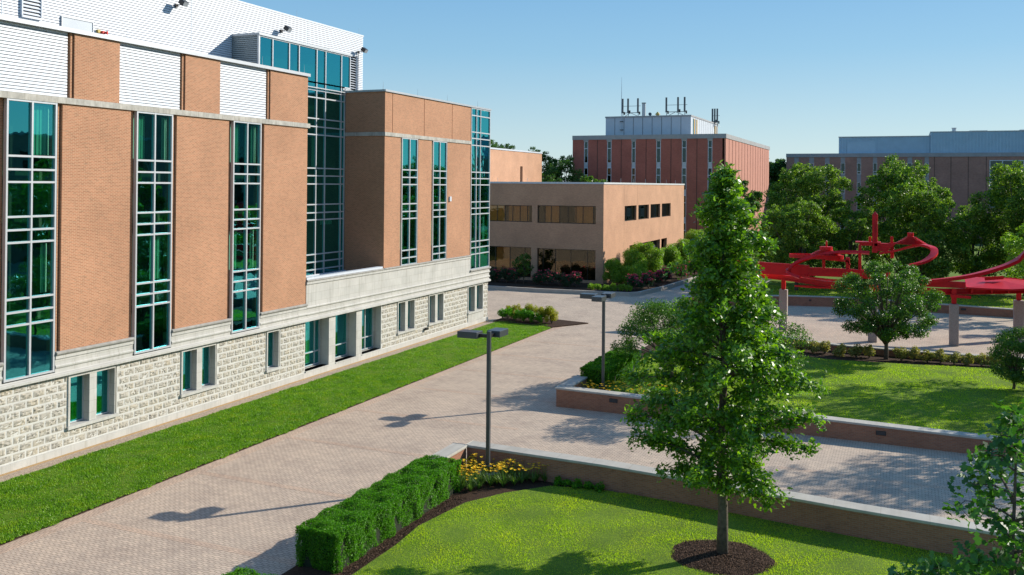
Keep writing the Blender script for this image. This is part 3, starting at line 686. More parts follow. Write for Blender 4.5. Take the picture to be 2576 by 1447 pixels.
m = MB(); m.box(XF-.35, XF+.05, 47.13, 56.05, 6.04, 6.17); m.box(-37.1, -36.95, 46.6, 56.2, 5.62, 5.78); m.box(-36.95, XF-.4, 56.08, 56.23, 5.62, 5.75); m.build('white_parapet_cap', M['siding'], B1)
# ground storey openings
GW = [(22.8,25.5),(29.72,32.46),(36.60,39.26),(58.28,60.9),(63.0,65.57),(69.95,73.02)]
BIG = [(47.15,49.62),(50.35,52.8),(53.5,56.05)]
OP = [(a, b, 1.05, 3.5) for a, b in GW] + [(43.4,44.7,1.08,3.5)] + [(a, b, .42, 3.5) for a, b in BIG]
m = MB(); wall(m, 'x', XF-.05, .5, 14, 73.9, .34, 3.5, OP); m.build('block_margins', M['mortar'], B1)
m = MB(); wall(m, 'x', XF+.02, .5, 14, 74.0, -.05, .34, []); m.box(-38, XF-.48, 73.8, 74.0, -.05, 3.5)
for a, b in ((49.62,50.35),(52.8,53.5)): m.box(XF-1.0, XF-.003, a+.002, b-.002, .343, 3.5)
m.box(XF-1.0, XF-.52, 56.05, 56.5, .343, 3.5)
for a, b in BIG: m.box(XF-1.0, XF+.035, a+.003, b-.003, .343, .42)
m.box(XF-.3, XF-.003, 69.95, 73.02, .4, 1.0)
m.build('smooth_base', M['lime'], B1)
# rock faced blocks as real relief
V = []
def rockface(y0, y1, z0, z1):
    if y1-y0 < .1: return
    ny = max(2, int((y1-y0)/.07)); nz = 5; ys = np.linspace(y0, y1, ny+1); zs = np.linspace(z0, z1, nz+1)
    X = np.full((ny+1, nz+1), XF-.044)+rng.normal(size=(ny+1, nz+1))*.003; dep = rng.uniform(-.006,.016)
    X[1:-1,1:-1] = XF-.032+dep+rng.normal(size=(ny-1, nz-1))*.012
    X[1:-1,1:-1] -= (rng.random((ny-1, nz-1)) < .12)*.03
    for i in range(ny):
        for j in range(nz): V.extend([(X[i,j],ys[i],zs[j]),(X[i+1,j],ys[i+1],zs[j]),(X[i+1,j+1],ys[i+1],zs[j+1]),(X[i,j+1],ys[i],zs[j+1])])
for r in range(9):
    z0 = .36+r*.347; y = 14+(.31 if r % 2 else 0)
    while y < 74:
        segs = [(max(14, y+.04), min(74.0, y+.575))]
        for (a, b, lo, hi) in OP + [(49.62,50.35,0,4),(52.8,53.5,0,4),(69.95,73.02,0,4)]:
            if lo < z0+.28 and hi > z0+.03:
                ns = []
                for s, e in segs:
                    if e <= a-.05 or s >= b+.05: ns.append((s, e))
                    else:
                        if s < a-.1: ns.append((s, a-.06))
                        if e > b+.1: ns.append((b+.06, e))
                segs = ns
        for s, e in segs: rockface(s, e, z0+.05, min(3.48, z0+.31))
        y += .62
np_mesh('rock_faced_blocks', np.array(V), 4, M['rock'], B1)
# stone surrounds and ground floor windows
def ground_window(a, b, single=False):
    m = MB(); t = .14; z0, z1 = 1.05, 3.5
    m.box(XF-.45, XF+.005, a, b-.12, z1-.17, z1-.002)
    m.box(XF-.45, XF+.005, a, a+.10, 1.2, z1-.17); m.box(XF-.45, XF-.002, b-.16, b-.12, 1.2, z1-.17) if not single else m.box(XF-.45, XF-.002, b-.2, b-.14, 1.2, z1-.17)
    m.box(XF-.5, XF+.07, a-.05, b+.03, 1.05, 1.19)
    if not single: c = (a+b)/2-.02; m.box(XF-.45, XF-.01, c-.2, c+.2, 1.2, z1-.17)
    f = m.build('window', M['lime'], B1)
    g = MB(); g.box(XF-.42, XF-.40, a+.08, b-.13, 1.2, z1-.17); g.build('glass', M['glass'], f)
    fr = MB()
    cells = [(a+.10, b-.2)] if single else [(a+.10, (a+b)/2-.22), ((a+b)/2+.18, b-.16)]
    for s, e in cells:
        frame_grid(fr, 'x', XF-.36, -.05, .0, [s+.03, e-.03], [1.24, z1-.22], .055)
        blinds('x', XF-.42, .03, s+.06, s+(e-s)*.78, 1.24, z1-.22, f, .085)
    fr.build('window_frame', M['alum'], f)
for a, b in GW: ground_window(a, b)
ground_window(43.4, 44.7, True)
for i, (a, b) in enumerate(BIG):
    window(B1, 'x', XF-.72, [a+.03, a+.55 if i else a+1.9, b-.05] if i != 2 else [a+.03, a+1.5, b-.05], [.5, 1.32, 3.52], .07, -.06, .03, bl=[(a+.2, a+1.0, .6, 3.4)] if i != 0 else [(a+1.3, a+1.75, .6, 3.4)], back=.2)
m = MB(); m.box(-44, XF-1.35, 14, 73.8, 0, 3.45); m.build('interior', M['inside'], B1)
# curtain wall in the recess with the projecting glass storey
XC, XM, YG = -37.16, -39.22, 46.52
CA = [46.7,47.92,49.64,50.70,52.70,53.75,55.70,56.14]
window(B1, 'x', XC, CA, [5.68,6.09,6.61,7.13,9.48,9.97,10.53,11.93,12.49,13.01,15.30,15.85,16.40,17.83,18.34,18.86], .085, -.1, .05, name='curtain_wall', gd=-.02, back=.4,
       bl=[(52.8,53.4,13.1,15.2),(53.9,55.3,9.1,9.4),(50.9,52.4,9.1,9.4)])
window(B1, 'x', XC, [46.6,47.92,49.64,50.70,52.70,53.75,55.70,56.80], [18.86,21.16], .085, -.1, .05, name='clerestory_window', gd=-.02)
m = MB(); m.box(XM-.1, XC+.12, YG-.05, 56.95, 21.2, 21.34); m.box(XC-.06, XC+.06, YG-.02, YG+.1, 18.9, 21.2); m.box(XC-.6, XC+.05, 55.9, 56.95, 18.66, 18.8); m.build('coping', M['flash'], B1)
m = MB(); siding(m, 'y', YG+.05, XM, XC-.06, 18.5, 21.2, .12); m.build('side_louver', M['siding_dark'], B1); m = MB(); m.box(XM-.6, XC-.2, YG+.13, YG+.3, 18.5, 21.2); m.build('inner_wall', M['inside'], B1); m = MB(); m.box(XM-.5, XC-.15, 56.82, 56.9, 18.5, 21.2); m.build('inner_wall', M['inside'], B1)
m = MB(); siding(m, 'x', XM, 14, 46.5, 18.5, 23.46, .137); siding(m, 'x', XM, 46.5, 57.2, 21.34, 23.46, .137); siding(m, 'x', XM, 60.9, 61.72, 18.5, 23.46, .137); siding(m, 'x', XM, 57.2, 60.9, 21.82, 23.46, .137)
m.box(XM-8, XM-.02, 61.5, 61.7, 18.4, 23.44); m.box(XM-8, XM+.07, 14, 61.78, 23.46, 23.58)
for jy in (30.4, 42.9, 54.5): m.box(XM-.01, XM+.052, jy-.015, jy+.015, 21.36 if jy > 46 else 18.5, 23.45)
m.build('ribbed_metal_wall', M['siding'], B1)
m = MB(); m.box(XM-9, XM-.25, 14, 61.5, 18.2, 23.4); m.build('interior', M['inside'], B1)
def louver(y0, y1, z0, z1, pitch=.19, name='louver'):
    m = MB(); z = z0
    while z < z1-.05:
        m.ext([(XM-.18, z+.11), (XM+.04, z), (XM+.06, z+.02), (XM-.16, z+.13)], 'y', y0, y1); z += pitch
    m.box(XM-.05, XM+.08, y0-.06, y0, z0-.12, z1); m.box(XM-.05, XM+.08, y1, y1+.06, z0-.12, z1); m.box(XM-.05, XM+.09, y0, y1, z0-.14, z0-.02)
    return m.build(name, M['siding'], B1)
louver(57.25, 60.84, 18.7, 21.8); 
m = MB(); m.box(XM-.2, XM+.055, 31.4, 32.5, 19.9, 23.3); m.build('louver_backing', M['black'], B1)
zz = 20.02; m = MB()
while zz < 23.2: m.ext([(XM+.05, zz+.10), (XM+.13, zz), (XM+.15, zz+.02), (XM+.07, zz+.125)], 'y', 31.45, 32.45); zz += .17
m.box(XM, XM+.16, 31.4, 32.5, 19.86, 19.97); m.box(XM, XM+.16, 32.46, 32.52, 19.97, 23.3); m.box(XM, XM+.16, 31.38, 31.44, 19.97, 23.3); m.build('louver', M['siding'], B1)
m = MB(); m.box(XM+.03, XM+.09, 33.72, 35.62, 18.5, 20.27); h = m.build('access_door', M['clad'], B1)
m = MB(); m.box(XM+.09, XM+.13, 35.48, 35.54, 19.2, 19.45); m.build('handle', M['black'], h)
m = MB()
for a in (33.68, 35.62): m.box(XM+.02, XM+.12, a, a+.04, 18.5, 20.3)
m.box(XM+.02, XM+.12, 33.72, 35.62, 20.27, 20.32); m.build('door_frame', M['flash'], h)
# vertical conduit beside the end louver, rods along the roof edges
m = MB(); m.tube([(XM+.12,60.92,18.5),(XM+.12,60.92,22.2)], .03, 6); m.build('conduit', M['lampmetal'], B1)
def rod(x, y, z, h=.55):
    m = MB(); m.tube([(x,y,z),(x,y,z+h)], [.014,.006], 5); m.box(x-.04, x+.04, y-.04, y+.04, z, z+.03)
    return m.build('lightning_rod', M['flash'], B1)
for y in (33,38,43,47): rod(XF-.2, y, 18.7)
for y in (56.3,61.3,66.2,71.9): rod(XF-.2, y, 18.64)
rod(-36.2, 56.4, 18.64)
for y in (38,46,53.5,61.5): rod(XM-.2, y, 23.58)
m = MB(); m.box(XF, XF+.12, 66.22, 66.47, 10.62, 11.0); m.build('wall_box', M['siding'], B1)
m = MB(); m.box(XF+.02, XF+.2, 62.3, 62.62, .83, 1.0); m.build('wall_box', M['black'], B1)

M['grey_green'] = glass_mat('grey green glass', (.5,.62,.5), (.45,.5,.42), .22)
# ------------------------------------------------------------------ tan two-storey building
XT, YT = -33.14, 105.2
B2 = thing('tan_building', (-46, 126, 0), 'two-storey pinkish tan brick building with bronze window bands and shrub beds round it', 'building')
m = MB()
w1 = [(-48.6,-42.3,7.4,9.45),(-41.6,-34.1,7.35,9.5)]; lo = [(-48.6,-42.4,.6,4.3),(-41.6,-34.1,.6,4.25),(-56,-49.3,.6,4.3)]; up2 = [(-56,-49.3,7.4,9.45)]
wall(m, 'y', YT, .5, -62, XT-.5, 0, 12.14, w1+lo+up2)
SW = [(114.15,119.75,7.4,9.38),(120.7,126.2,7.4,9.38),(127.1,132.6,7.4,9.38),(133.6,139.1,7.4,9.38)]
SD = [(116.5,119.75,.0,4.2),(120.6,132.6,.0,4.2),(133.4,136.8,.0,4.2)]
wall(m, 'x', XT, .5, YT, 148.2, 0, 12.14, SW+SD)
m.box(-62, XT-.5, 147.8, 148.2, 0, 12.1)
m.build('brickwork', M['brick_mid'], B2)
m = MB(); m.box(-62, XT+.08, YT-.08, 148.3, 12.14, 12.36); m.build('coping', plain('pale metal coping', (.62,.63,.63), .4), B2)
m = MB(); m.box(-61.5, XT-1.4, YT+1.3, 147.5, .2, 12.0); m.box(-61.5, XT-.5, YT+.5, YT+1.3, 4.8, 7.0); m.box(XT-1.4, XT-.5, YT+.5, 147.5, 5, 7.1); m.build('interior', M['inside'], B2)
def band(x0, x1, z0, z1, mull, curt):
    f = MB(); frame_grid(f, 'y', YT+.3, -.05, .02, [x0+.03]+mull+[x1-.03], [z0+.04, z1-.04], .06); fo = f.build('window', M['dark'], B2)
    g = MB(); g.box(x0+.02, x1-.02, YT+.31, YT+.32, z0+.02, z1-.02); g.build('glass', M['bronze'], fo)
    for a, b in curt:
        c = MB(); a_ = a
        while a_ < b: c.box(a_, min(b, a_+.1), YT+.48+.03*(int(a_*10) % 2), YT+.5+.03*(int(a_*10) % 2), z0+.05, z1-.05); a_ += .1
        c.build('curtain', M['curtain'], fo)
band(-48.6, -42.3, 7.4, 9.45, [-48.2,-47.1,-46.0,-45.0,-44.0,-43.0], [(-48.5,-46.2),(-45.6,-42.9)])
band(-41.6, -34.1, 7.35, 9.5, [-40.7,-39.9,-38.8,-37.7,-36.7,-35.8,-34.5], [(-40.7,-38.9),(-36.9,-34.6)])
band(-56, -49.3, 7.4, 9.45, [-54.6,-53.2,-51.8,-50.5], [(-55.8,-50)])
band(-48.6, -42.4, .6, 4.3, [-47.3,-45.3,-43.3], [(-47.2,-45.5)]); band(-41.6, -34.1, .6, 4.25, [-40.9,-39.3,-37.3,-35.2], []); band(-56, -49.3, .6, 4.3, [-54,-51.5], [])
for (a, b, z0, z1) in SW:
    f = MB(); frame_grid(f, 'x', XT-.3, -.02, .05, [a+.04, b-.04], [z0+.04, z1-.04], .07); fo = f.build('window', M['dark'], B2)
    g = MB(); g.box(XT-.32, XT-.31, a, b, z0, z1); g.build('glass', M['grey_green'], fo); blinds('x', XT-.3, .12, a+.1, b-.1, z0+.05, z1-.05, fo, .42, 'lampmetal')
m = MB(); m.box(XT-3.5, XT-3.2, 115.5, 138, 0, 4.3); m.box(XT-3.4, XT-.5, 115.5, 138, 4.3, 4.6); m.build('porch_back_wall', M['brick_mid'], B2)
m = MB()
for y in (113.9, 120.2, 126.7): m.box(XT-.01, XT+.004, y-.012, y+.012, 0 if y < 115 else 9.4, 12.14)
m.build('movement_joint', M['groove'], B2)
for y in np.arange(108, 148, 5.2): pass
m = MB()
for x in (-52,-47,-43,-38): m.tube([(x,YT+.1,12.36),(x,YT+.1,12.85)], .02, 4)
for y in np.arange(107, 148, 6.0): m.tube([(XT-.2,y,12.36),(XT-.2,y,12.9)], .02, 4)
m.build('lightning_rod', M['flash'], B2)
m = MB(); wall(m, 'x', -60, 15, 120, 153.7, 0, 17.55, [(143.7,144.8,11.0,15.1)])
B3 = thing('rear_block', (-68, 136, 0), 'plain salmon brick block with one narrow slot window behind the tan building', 'building')
m.build('brickwork', M['brick_mid'], B3); m = MB(); m.box(-75.2, -59.9, 119.9, 153.8, 17.55, 17.8); m.build('coping', M['clad'], B3)
m = MB(); m.box(-60.55, -60.4, 143.7, 144.8, 11.0, 15.1); m.build('window', M['dark'], B3)

# ------------------------------------------------------------------ dark red tower building with roof antennas
YR, XR = 175.0, -31.3
B4 = thing('brick_tower_building', (-46, 205, 0), 'dark red brick block with narrow white-framed window strips under a pale rooftop penthouse', 'building')
strips = [(-59.3,-58.45),(-54.5,-53.6),(-49.5,-48.7),(-44.6,-43.7),(-39.6,-38.7),(-34.65,-33.8)]
m = MB(); wall(m, 'y', YR, .6, -61.7, XR-.3, 0, 21.05, [(a, b, .5, 20.75) for a, b in strips]); m.build('brickwork', M['brick_red'], B4)
m = MB(); y = 175.0; m.box(XR-.6, XR-.25, 175.0, 235, 0, 21.05)
while y < 234.5:
    m.box(XR-.25, XR, y+.12, min(235, y+3.4), 0, 21.05); y += 3.72
m.build('brick_fins', M['fin'], B4)
m = MB()
for x in (-56.5,-51.6,-46.6,-41.7,-36.7): m.box(x-.06, x+.06, YR-.012, YR, 0, 21.05)
y = 175.0+3.4
while y < 234: m.box(XR-.25, XR-.2, y, y+.44, 0, 21.0); y += 3.72
m.build('panel_joint', M['groove'], B4)
m = MB(); m.box(-61.75, XR+.1, YR-.1, 235.1, 21.05, 21.9)
for a, b in strips: m.box(a-.1, b+.1, YR-.05, YR-.003, 20.72, 21.05)
m.build('cornice', M['conc_band'], B4)
m = MB(); m.box(-61.5, XR-.6, YR+1.2, 234.5, 0, 21.0); m.build('interior', M['inside'], B4)
for a, b in strips:
    z = 20.72; f = MB(); g = MB(); sp = MB()
    for k in range(4):
        frame_grid(f, 'y', YR+.12, -.05, .06, [a+.06, b-.06], [z-4.25, z-1.42, z-.03], .12)
        g.box(a+.05, b-.05, YR+.13, YR+.14, z-4.3, z); sp.box(a, b, YR+.1, YR+.3, z-5.25, z-4.32); z -= 5.25
    fo = f.build('window_strip', M['siding'], B4); g.build('glass', M['glass_far'], fo); sp.build('spandrel_panel', M['clad'], fo)
PH = MB(); PH.box(-56.7, -39.2, 181, 209, 21.9, 25.75); ph = PH.build('penthouse', M['clad'], B4)
m = MB(); m.box(-56.8, -39.1, 180.9, 209.1, 25.75, 26.05); m.build('coping', M['conc_band'], ph)
m = MB()
for k in range(1, 9): x = -56.7+k*1.94; m.box(x-.05, x+.05, 180.985, 181.0, 22, 25.7)
for k in range(1, 14): y = 181+k*2.0; m.box(-39.2, -39.18, y-.05, y+.05, 22, 25.7)
m.build('panel_joint', M['lampmetal'], ph)
cols = [(.5,.36,.04), (.03,.13,.3), (.5,.2,.05), (.06,.25,.3), (.55,.5,.4)]
mats = [plain('louver paint', c, .5) for c in cols]
for y0, y1 in ((183.0,187.0),(205.2,208.6)):
    for k in range(9):
        a = y0+(y1-y0)*k/9; m = MB(); m.box(-39.17, -39.08, a, a+(y1-y0)/9*.8, 22.2, 25.4); m.build('coloured_louver', mats[(k*2+int(y0)) % 5], ph)

# ------------------------------------------------------------------ brown building at the right
YQ = 250.0
B5 = thing('science_building', (5, 270, 0), 'long brown brick building behind the round trees with blue-grey ribbed rooftop storey', 'building')
st = [(-27.0,-25.9),(-23.3,-22.1),(-19.4,-18.3),(-15.6,-14.5),(-11.7,-10.7),(-7.9,-6.9),(-4.0,-2.9),(.1,1.2),(4.0,5.0)]
m = MB(); wall(m, 'y', YQ, .6, -29.0, 50, 0, 19.7, [(a, b, 1, 19.7) for a, b in st]+[(18.3,35,7.3,18.86)]); m.box(-29.0, -28.4, YQ+.6, 280, 0, 19.65); m.build('brickwork', M['brick_far'], B5)
m = MB(); m.box(-29.06, 50, YQ-.14, 282, 19.7, 20.66); m.build('cornice', M['conc_band'], B5)
m = MB(); m.box(-28, 49.5, YQ+1.2, 280, 0, 19.5); m.build('interior', M['inside'], B5)
for a, b in st:
    g = MB(); sp = MB(); f = MB(); z = 18.22; sp.box(a, b, YQ+.05, YQ+.25, 18.22, 19.7)
    for k in range(4):
        frame_grid(f, 'y', YQ+.12, -.05, .05, [a+.07, b-.07], [z-2.8, z-2.15, z-.05], .12); g.box(a, b, YQ+.14, YQ+.15, z-2.85, z); sp.box(a, b, YQ+.05, YQ+.25, z-4.88, z-2.86); z -= 4.88
    fo = sp.build('window_strip', M['conc_band'], B5); g.build('glass', M['glass_far'], fo); f.build('window_frame', M['alum'], fo)
f = MB(); frame_grid(f, 'y', YQ+.1, -.08, .1, [18.4,21.1,25.6,30.2,35], [7.5,12,14.2,16,18.75], .16); fo = f.build('window', M['siding'], B5)
g = MB(); g.box(18.4, 35, YQ+.1, YQ+.12, 7.3, 18.85); g.build('glass', M['glass_far'], fo)
m = MB()
for x in (6.2,9.9,13.7,17.6): m.box(x-.06, x+.06, YQ-.012, YQ, 2, 19.7)
m.build('panel_joint', M['groove'], B5)
def ribbed(x0, x1, y, z0, z1, pitch=.72):
    m = MB(); m.box(x0, x1, y, y+18, z0, z1); x = x0+.1
    while x < x1-.2: m.box(x, x+pitch*.45, y-.12, y, z0+.02, z1-.1); x += pitch
    return m
m = ribbed(-16.2, 5.35, YQ+2, 20.6, 24.85); m.build('rooftop_storey', M['bluemetal'], B5)
m = ribbed(5.35, 50, YQ+1, 20.6, 25.8); m.build('rooftop_storey', M['bluemetal'], B5)
m = MB(); m.box(-16.3, 5.34, YQ+1.8, YQ+20, 24.85, 25.05); m.build('coping', M['flash'], B5); m = MB(); m.box(5.25, 50, YQ+.85, YQ+19, 25.8, 26.0); m.build('coping', M['flash'], B5)
m = MB(); m.box(-14.2, -7.4, YQ+1.82, YQ+1.875, 20.7, 23.7); m.build('smooth_panel', M['bluemetal'], B5)
m = MB(); m.tube([(10.8,YQ+6,26),(10.8,YQ+6,27.0)], .48, 16); m.tube([(10.8,YQ+6,27.0),(10.8,YQ+6,27.12)], .64, 16); m.tube([(10.8,YQ+6,26),(10.8,YQ+6,26.3)], .8, 16); m.build('roof_vent', M['alum'], B5)
m = MB(); m.box(14.4, 18.4, YQ+8, YQ+11, 26.0, 26.5); m.build('roof_hatch', M['flash'], B5)
m = MB(); m.box(25.5, 27.2, YQ+8, YQ+11, 26.0, 26.55); m.build('roof_hatch', M['flash'], B5)

# ------------------------------------------------------------------ buildings past the right edge, seen only as reflections in the teal glass
for nm, lab, x0, x1, y0, y1, h in (('neighbour_building', 'long brown brick building beyond the right edge, mirrored in the teal windows', 54, 76, 25, 125, 19.0), ('neighbour_tower', 'taller brown brick block beyond the right edge, mirrored in the glass recess', 58, 82, 140, 215, 28.0)):
    t = thing(nm, ((x0+x1)/2, (y0+y1)/2, 0), lab, 'building')
    m = MB(); m.box(x0, x1, y0, y1, 0, h); m.build('brickwork', M['brick_far'], t)
    m = MB(); m.box(x0-.2, x1+.2, y0-.2, y1+.2, h, h+.5); m.build('cornice', M['conc_band'], t)
    y = y0+4
    while y < y1-4:
        m = MB(); m.box(x0-.06, x0-.01, y, y+2.2, 2, h-2.5); m.build('window', M['glass_far'], t); y += 7

# ------------------------------------------------------------------ floodlights, horn, antennas
def floodlight(x, y, z, label):
    t = thing('floodlight', (x, y, z), label, 'floodlight', 'floodlights on the white ribbed wall')
    m = MB(); m.box(x, x+.08, y-.1, y+.1, z-.1, z+.1); m.tube([(x+.05,y,z),(x+.45,y,z+.05)], .03, 6); m.build('bracket', M['black'], t)
    m = MB(); m.bar([(x+.4,y,z+.25),(x+.72,y,z+.02)], .42, .3, (0,0,1)); m.build('housing', M['black'], t, bevel=.03)
    m = MB(); m.bar([(x+.71,y,z+.03),(x+.735,y,z+.012)], .36, .24, (0,0,1)); m.build('lens', M['lens'], t)
floodlight(-39.16, 41.6, 22.25, 'black floodlight high on the ribbed wall between the rooftop door and the glass storey')
floodlight(-39.16, 51.4, 22.3, 'black floodlight on the ribbed wall directly above the clerestory glass')
floodlight(-39.1, 60.9, 22.15, 'black floodlight at the far corner of the ribbed wall over its conduit')
t = thing('alarm_horn', (-39.1, 36.1, 19.9), 'small red and amber alarm horn beside the grey rooftop door', 'alarm')
m = MB(); m.box(-39.17, -39.04, 35.9, 36.06, 19.80, 19.96); m.build('amber_box', M['gold'], t)
m = MB(); m.tube([(-39.0,36.28,19.84),(-38.86,36.36,19.84)], [.05,.10], 10); m.build('horn', M['hornred'], t); m = MB(); m.box(-39.17, -38.95, 36.12, 36.28, 19.76, 19.92); m.build('red_box', M['hornred'], t)
def panel_antennas(x0, z0, xs, y, label, h=3.0, extra=()):
    t = thing('antenna_array', (x0, y, z0), label, 'antenna', 'phone antenna arrays on the rooftop penthouse')
    m = MB()
    for x in xs: m.tube([(x, y+.2, z0), (x, y+.2, z0+.9+h)], .07, 6)
    m.tube([(min(xs)-.3,y+.2,z0+1.0),(max(xs)+.4,y+.2,z0+1.0)], .07, 6); m.tube([(min(xs)-.2,y+.2,z0+2.4),(max(xs)+.5,y+.2,z0+2.4)], .04, 6)
    m.tube([(min(xs)-.4,y+1,z0),((min(xs)+max(xs))/2,y+.2,z0+1.0)], .05, 6); m.tube([(max(xs)+.4,y+1,z0),((min(xs)+max(xs))/2,y+.2,z0+1.0)], .05, 6)
    m.build('mount_frame', M['lampmetal'], t)
    for i, x in enumerate(xs):
        m = MB(); m.box(x-.17, x+.17, y-.12, y+.1, z0+.95, z0+.95+h); m.build('panel', M['lampmetal'], t)
        m = MB(); m.box(x+.2, x+.45, y, y+.3, z0+.6+.25*(i % 2), z0+1.2+.3*(i % 2)); m.build('radio_box', M['black'], t)
    return t
panel_antennas(-52.7, 26.05, (-54.3,-53.15,-51.05), 185, 'panel antennas on the left end of the penthouse roof, beside the tall whip mast')
panel_antennas(-43.2, 26.05, (-45.1,-42.7,-41.35), 185, 'panel antennas right of the gold vent on the penthouse roof')
panel_antennas(-38.8, 25.2, (-39.6,-39.1,-38.55), 205, 'tight cluster of panel antennas at the far right edge of the penthouse', 3.0)
t = thing('whip_antenna', (-53.3, 180.85, 22.8), 'very tall thin whip antenna clamped to the penthouse front wall', 'antenna')
m = MB(); m.tube([(-53.3,180.7,23.2),(-53.3,180.7,30),(-53.3,180.7,34)], [.07,.06,.02], 6); m.build('mast', M['clad'], t)
m = MB(); m.box(-53.6,-53.0,180.6,180.99,23.2,23.35); m.box(-53.6,-53.0,180.6,180.99,24.9,25.05); m.build('clamp', M['lampmetal'], t)
t = thing('roof_chimney', (-49.8, 185, 26), 'round grey flue stack on the penthouse roof between the antennas', 'chimney')
m = MB(); m.tube([(-49.8,185,26),(-49.8,185,29.0)], .38, 14); m.build('pipe', M['flash'], t); m = MB(); m.tube([(-49.8,185,28.9),(-49.8,185,29.05)], .46, 14); m.build('rim', M['lampmetal'], t)
t = thing('roof_vent', (-46.9, 185, 26), 'small gold pagoda-shaped vent on the penthouse roof', 'vent')
m = MB(); m.tube([(-46.9,185,26.0),(-46.9,185,26.6)], .32, 8); m.tube([(-46.9,185,26.55),(-46.9,185,27.1)], [.6,.1], 8); m.build('hood', M['gold'], t)
t = thing('dish_antenna', (-48.2, 185, 26), 'little round dish antenna by the flue on the penthouse roof', 'antenna')
m = MB(); m.tube([(-48.5,184.8,26.6),(-48.38,184.6,26.65)], [.12,.36], 12); m.build('dish', M['lampmetal'], t); m = MB(); m.tube([(-48.5,185,26),(-48.5,184.8,26.6)], .05, 6); m.build('post', M['lampmetal'], t)

# ------------------------------------------------------------------ street lamps
def lamp(x, y, z0, zt, dirs, label, foot=True):
    t = thing('street_lamp', (x, y, z0), label, 'street lamp', 'square post lamps by the walkway')
    m = MB(); m.box(x-.075, x+.075, y-.075, y+.075, z0+.1, zt); m.build('pole', M['lampmetal'], t, bevel=.012)
    m = MB(); m.box(x-.2, x+.2, y-.2, y+.2, z0+.12, z0+.4); m.build('base_cover', M['dark'], t, bevel=.02)
    if foot: m = MB(); m.tube([(x,y,z0-.3),(x,y,z0+.12)], .48, 24); m.build('concrete_foot', M['concrete'], t)
    for dx, dy in dirs:
        hd = bpy.data.objects.new('lamp_head', None)
        m = MB(); a, b, w_, h0, h1 = .42, 1.30, .29, zt-.30, zt-.04
        if dx: X0, X1 = sorted((x+dx*a, x+dx*b)); m.box(X0, X1, y-w_, y+w_, h0, h1)
        else: Y0, Y1 = sorted((y+dy*a, y+dy*b)); m.box(x-w_, x+w_, Y0, Y1, h0, h1)
        h = m.build('lamp_head', M['lampmetal'], t, bevel=.012)
        m = MB()
        if dx: X0, X1 = sorted((x+dx*.07, x+dx*(a+.02))); m.box(X0, X1, y-.07, y+.07, h0+.04, h0+.18)
        else: Y0, Y1 = sorted((y+dy*.07, y+dy*(a+.02))); m.box(x-.07, x+.07, Y0, Y1, h0+.04, h0+.18)
        m.build('arm', M['dark'], h)
        m = MB(); c = .86
        m.box(x+dx*c-.3, x+dx*c+.3, y+dy*c-.2, y+dy*c+.2, h0-.012, h0+.002) if dx else m.box(x-.2, x+.2, y+dy*c-.3, y+dy*c+.3, h0-.012, h0+.002)
        m.build('lens', M['lens'], h)
lamp(-15.5, 34.0, .28, 6.06, [(-1,0),(0,1)], 'two-headed square post lamp standing in the yellow daylilies beside the near wall')
lamp(-15.45, 49.2, .5, 5.98, [(-1,0),(0,1),(0,-1)], 'three-headed square post lamp behind the corner of the second low wall', False)

# ------------------------------------------------------------------ granite pillars and the red steel sculpture
def pillar(x, y, wx, wy, h, label):
    t = thing('stone_pillar', (x, y, 0), label, 'pillar', 'granite pillars under the red sculpture')
    m = MB(); m.box(x-wx, x+wx, y-wy, y+wy, 0, h); m.build('shaft', M['granite'], t, bevel=.04)
    m = MB(); m.box(x-wx*.35, x+wx*.35, y-wy*.35, y+wy*.35, h, h+.06); m.build('base_plate', M['red'], t)
pillar(-9.55, 80.9, .33, .33, 3.32, 'speckled granite pillar partly hidden by the right edge of the big oak')
pillar(-2.4, 77.2, .33, .33, 3.3, 'granite pillar mostly hidden behind the small round tree')
pillar(3.35, 78.1, .33, .33, 3.17, 'fully visible granite pillar standing alone on the plaza right of the small tree')
pillar(8.2, 83.2, .36, .33, 3.15, 'granite pillar at the right edge behind the dark rounded shrub')
sc = thing('steel_sculpture', (-2.5, 79, 3.3), 'sprawling bright red steel sculpture of beams, ribbons and stepped cones on granite pillars', 'sculpture')
def rp(name, fn, bev=0):
    m = MB(); fn(m); return m.build(name, M['red'], sc, bevel=bev)
def spline(pts, k=8):
    P = [Vector(p) for p in pts]; out = []
    for i in range(len(P)-1):
        p0 = P[max(i-1,0)]; p1 = P[i]; p2 = P[i+1]; p3 = P[min(i+2, len(P)-1)]
        for j in range(k):
            t_ = j/k; out.append(tuple(.5*((2*p1)+(-p0+p2)*t_+(2*p0-5*p1+4*p2-p3)*t_*t_+(-p0+3*p1-3*p2+p3)*t_**3)))
    out.append(tuple(P[-1])); return out
for x, y, z0, z1 in ((-9.55,80.9,3.38,4.5),(-2.4,77.2,3.36,4.3),(3.35,78.1,3.23,4.35),(8.2,83.2,3.2,4.3)):
    rp('post', lambda m: m.box(x-.17, x+.17, y-.17, y+.17, z0-.02, z1), .02)
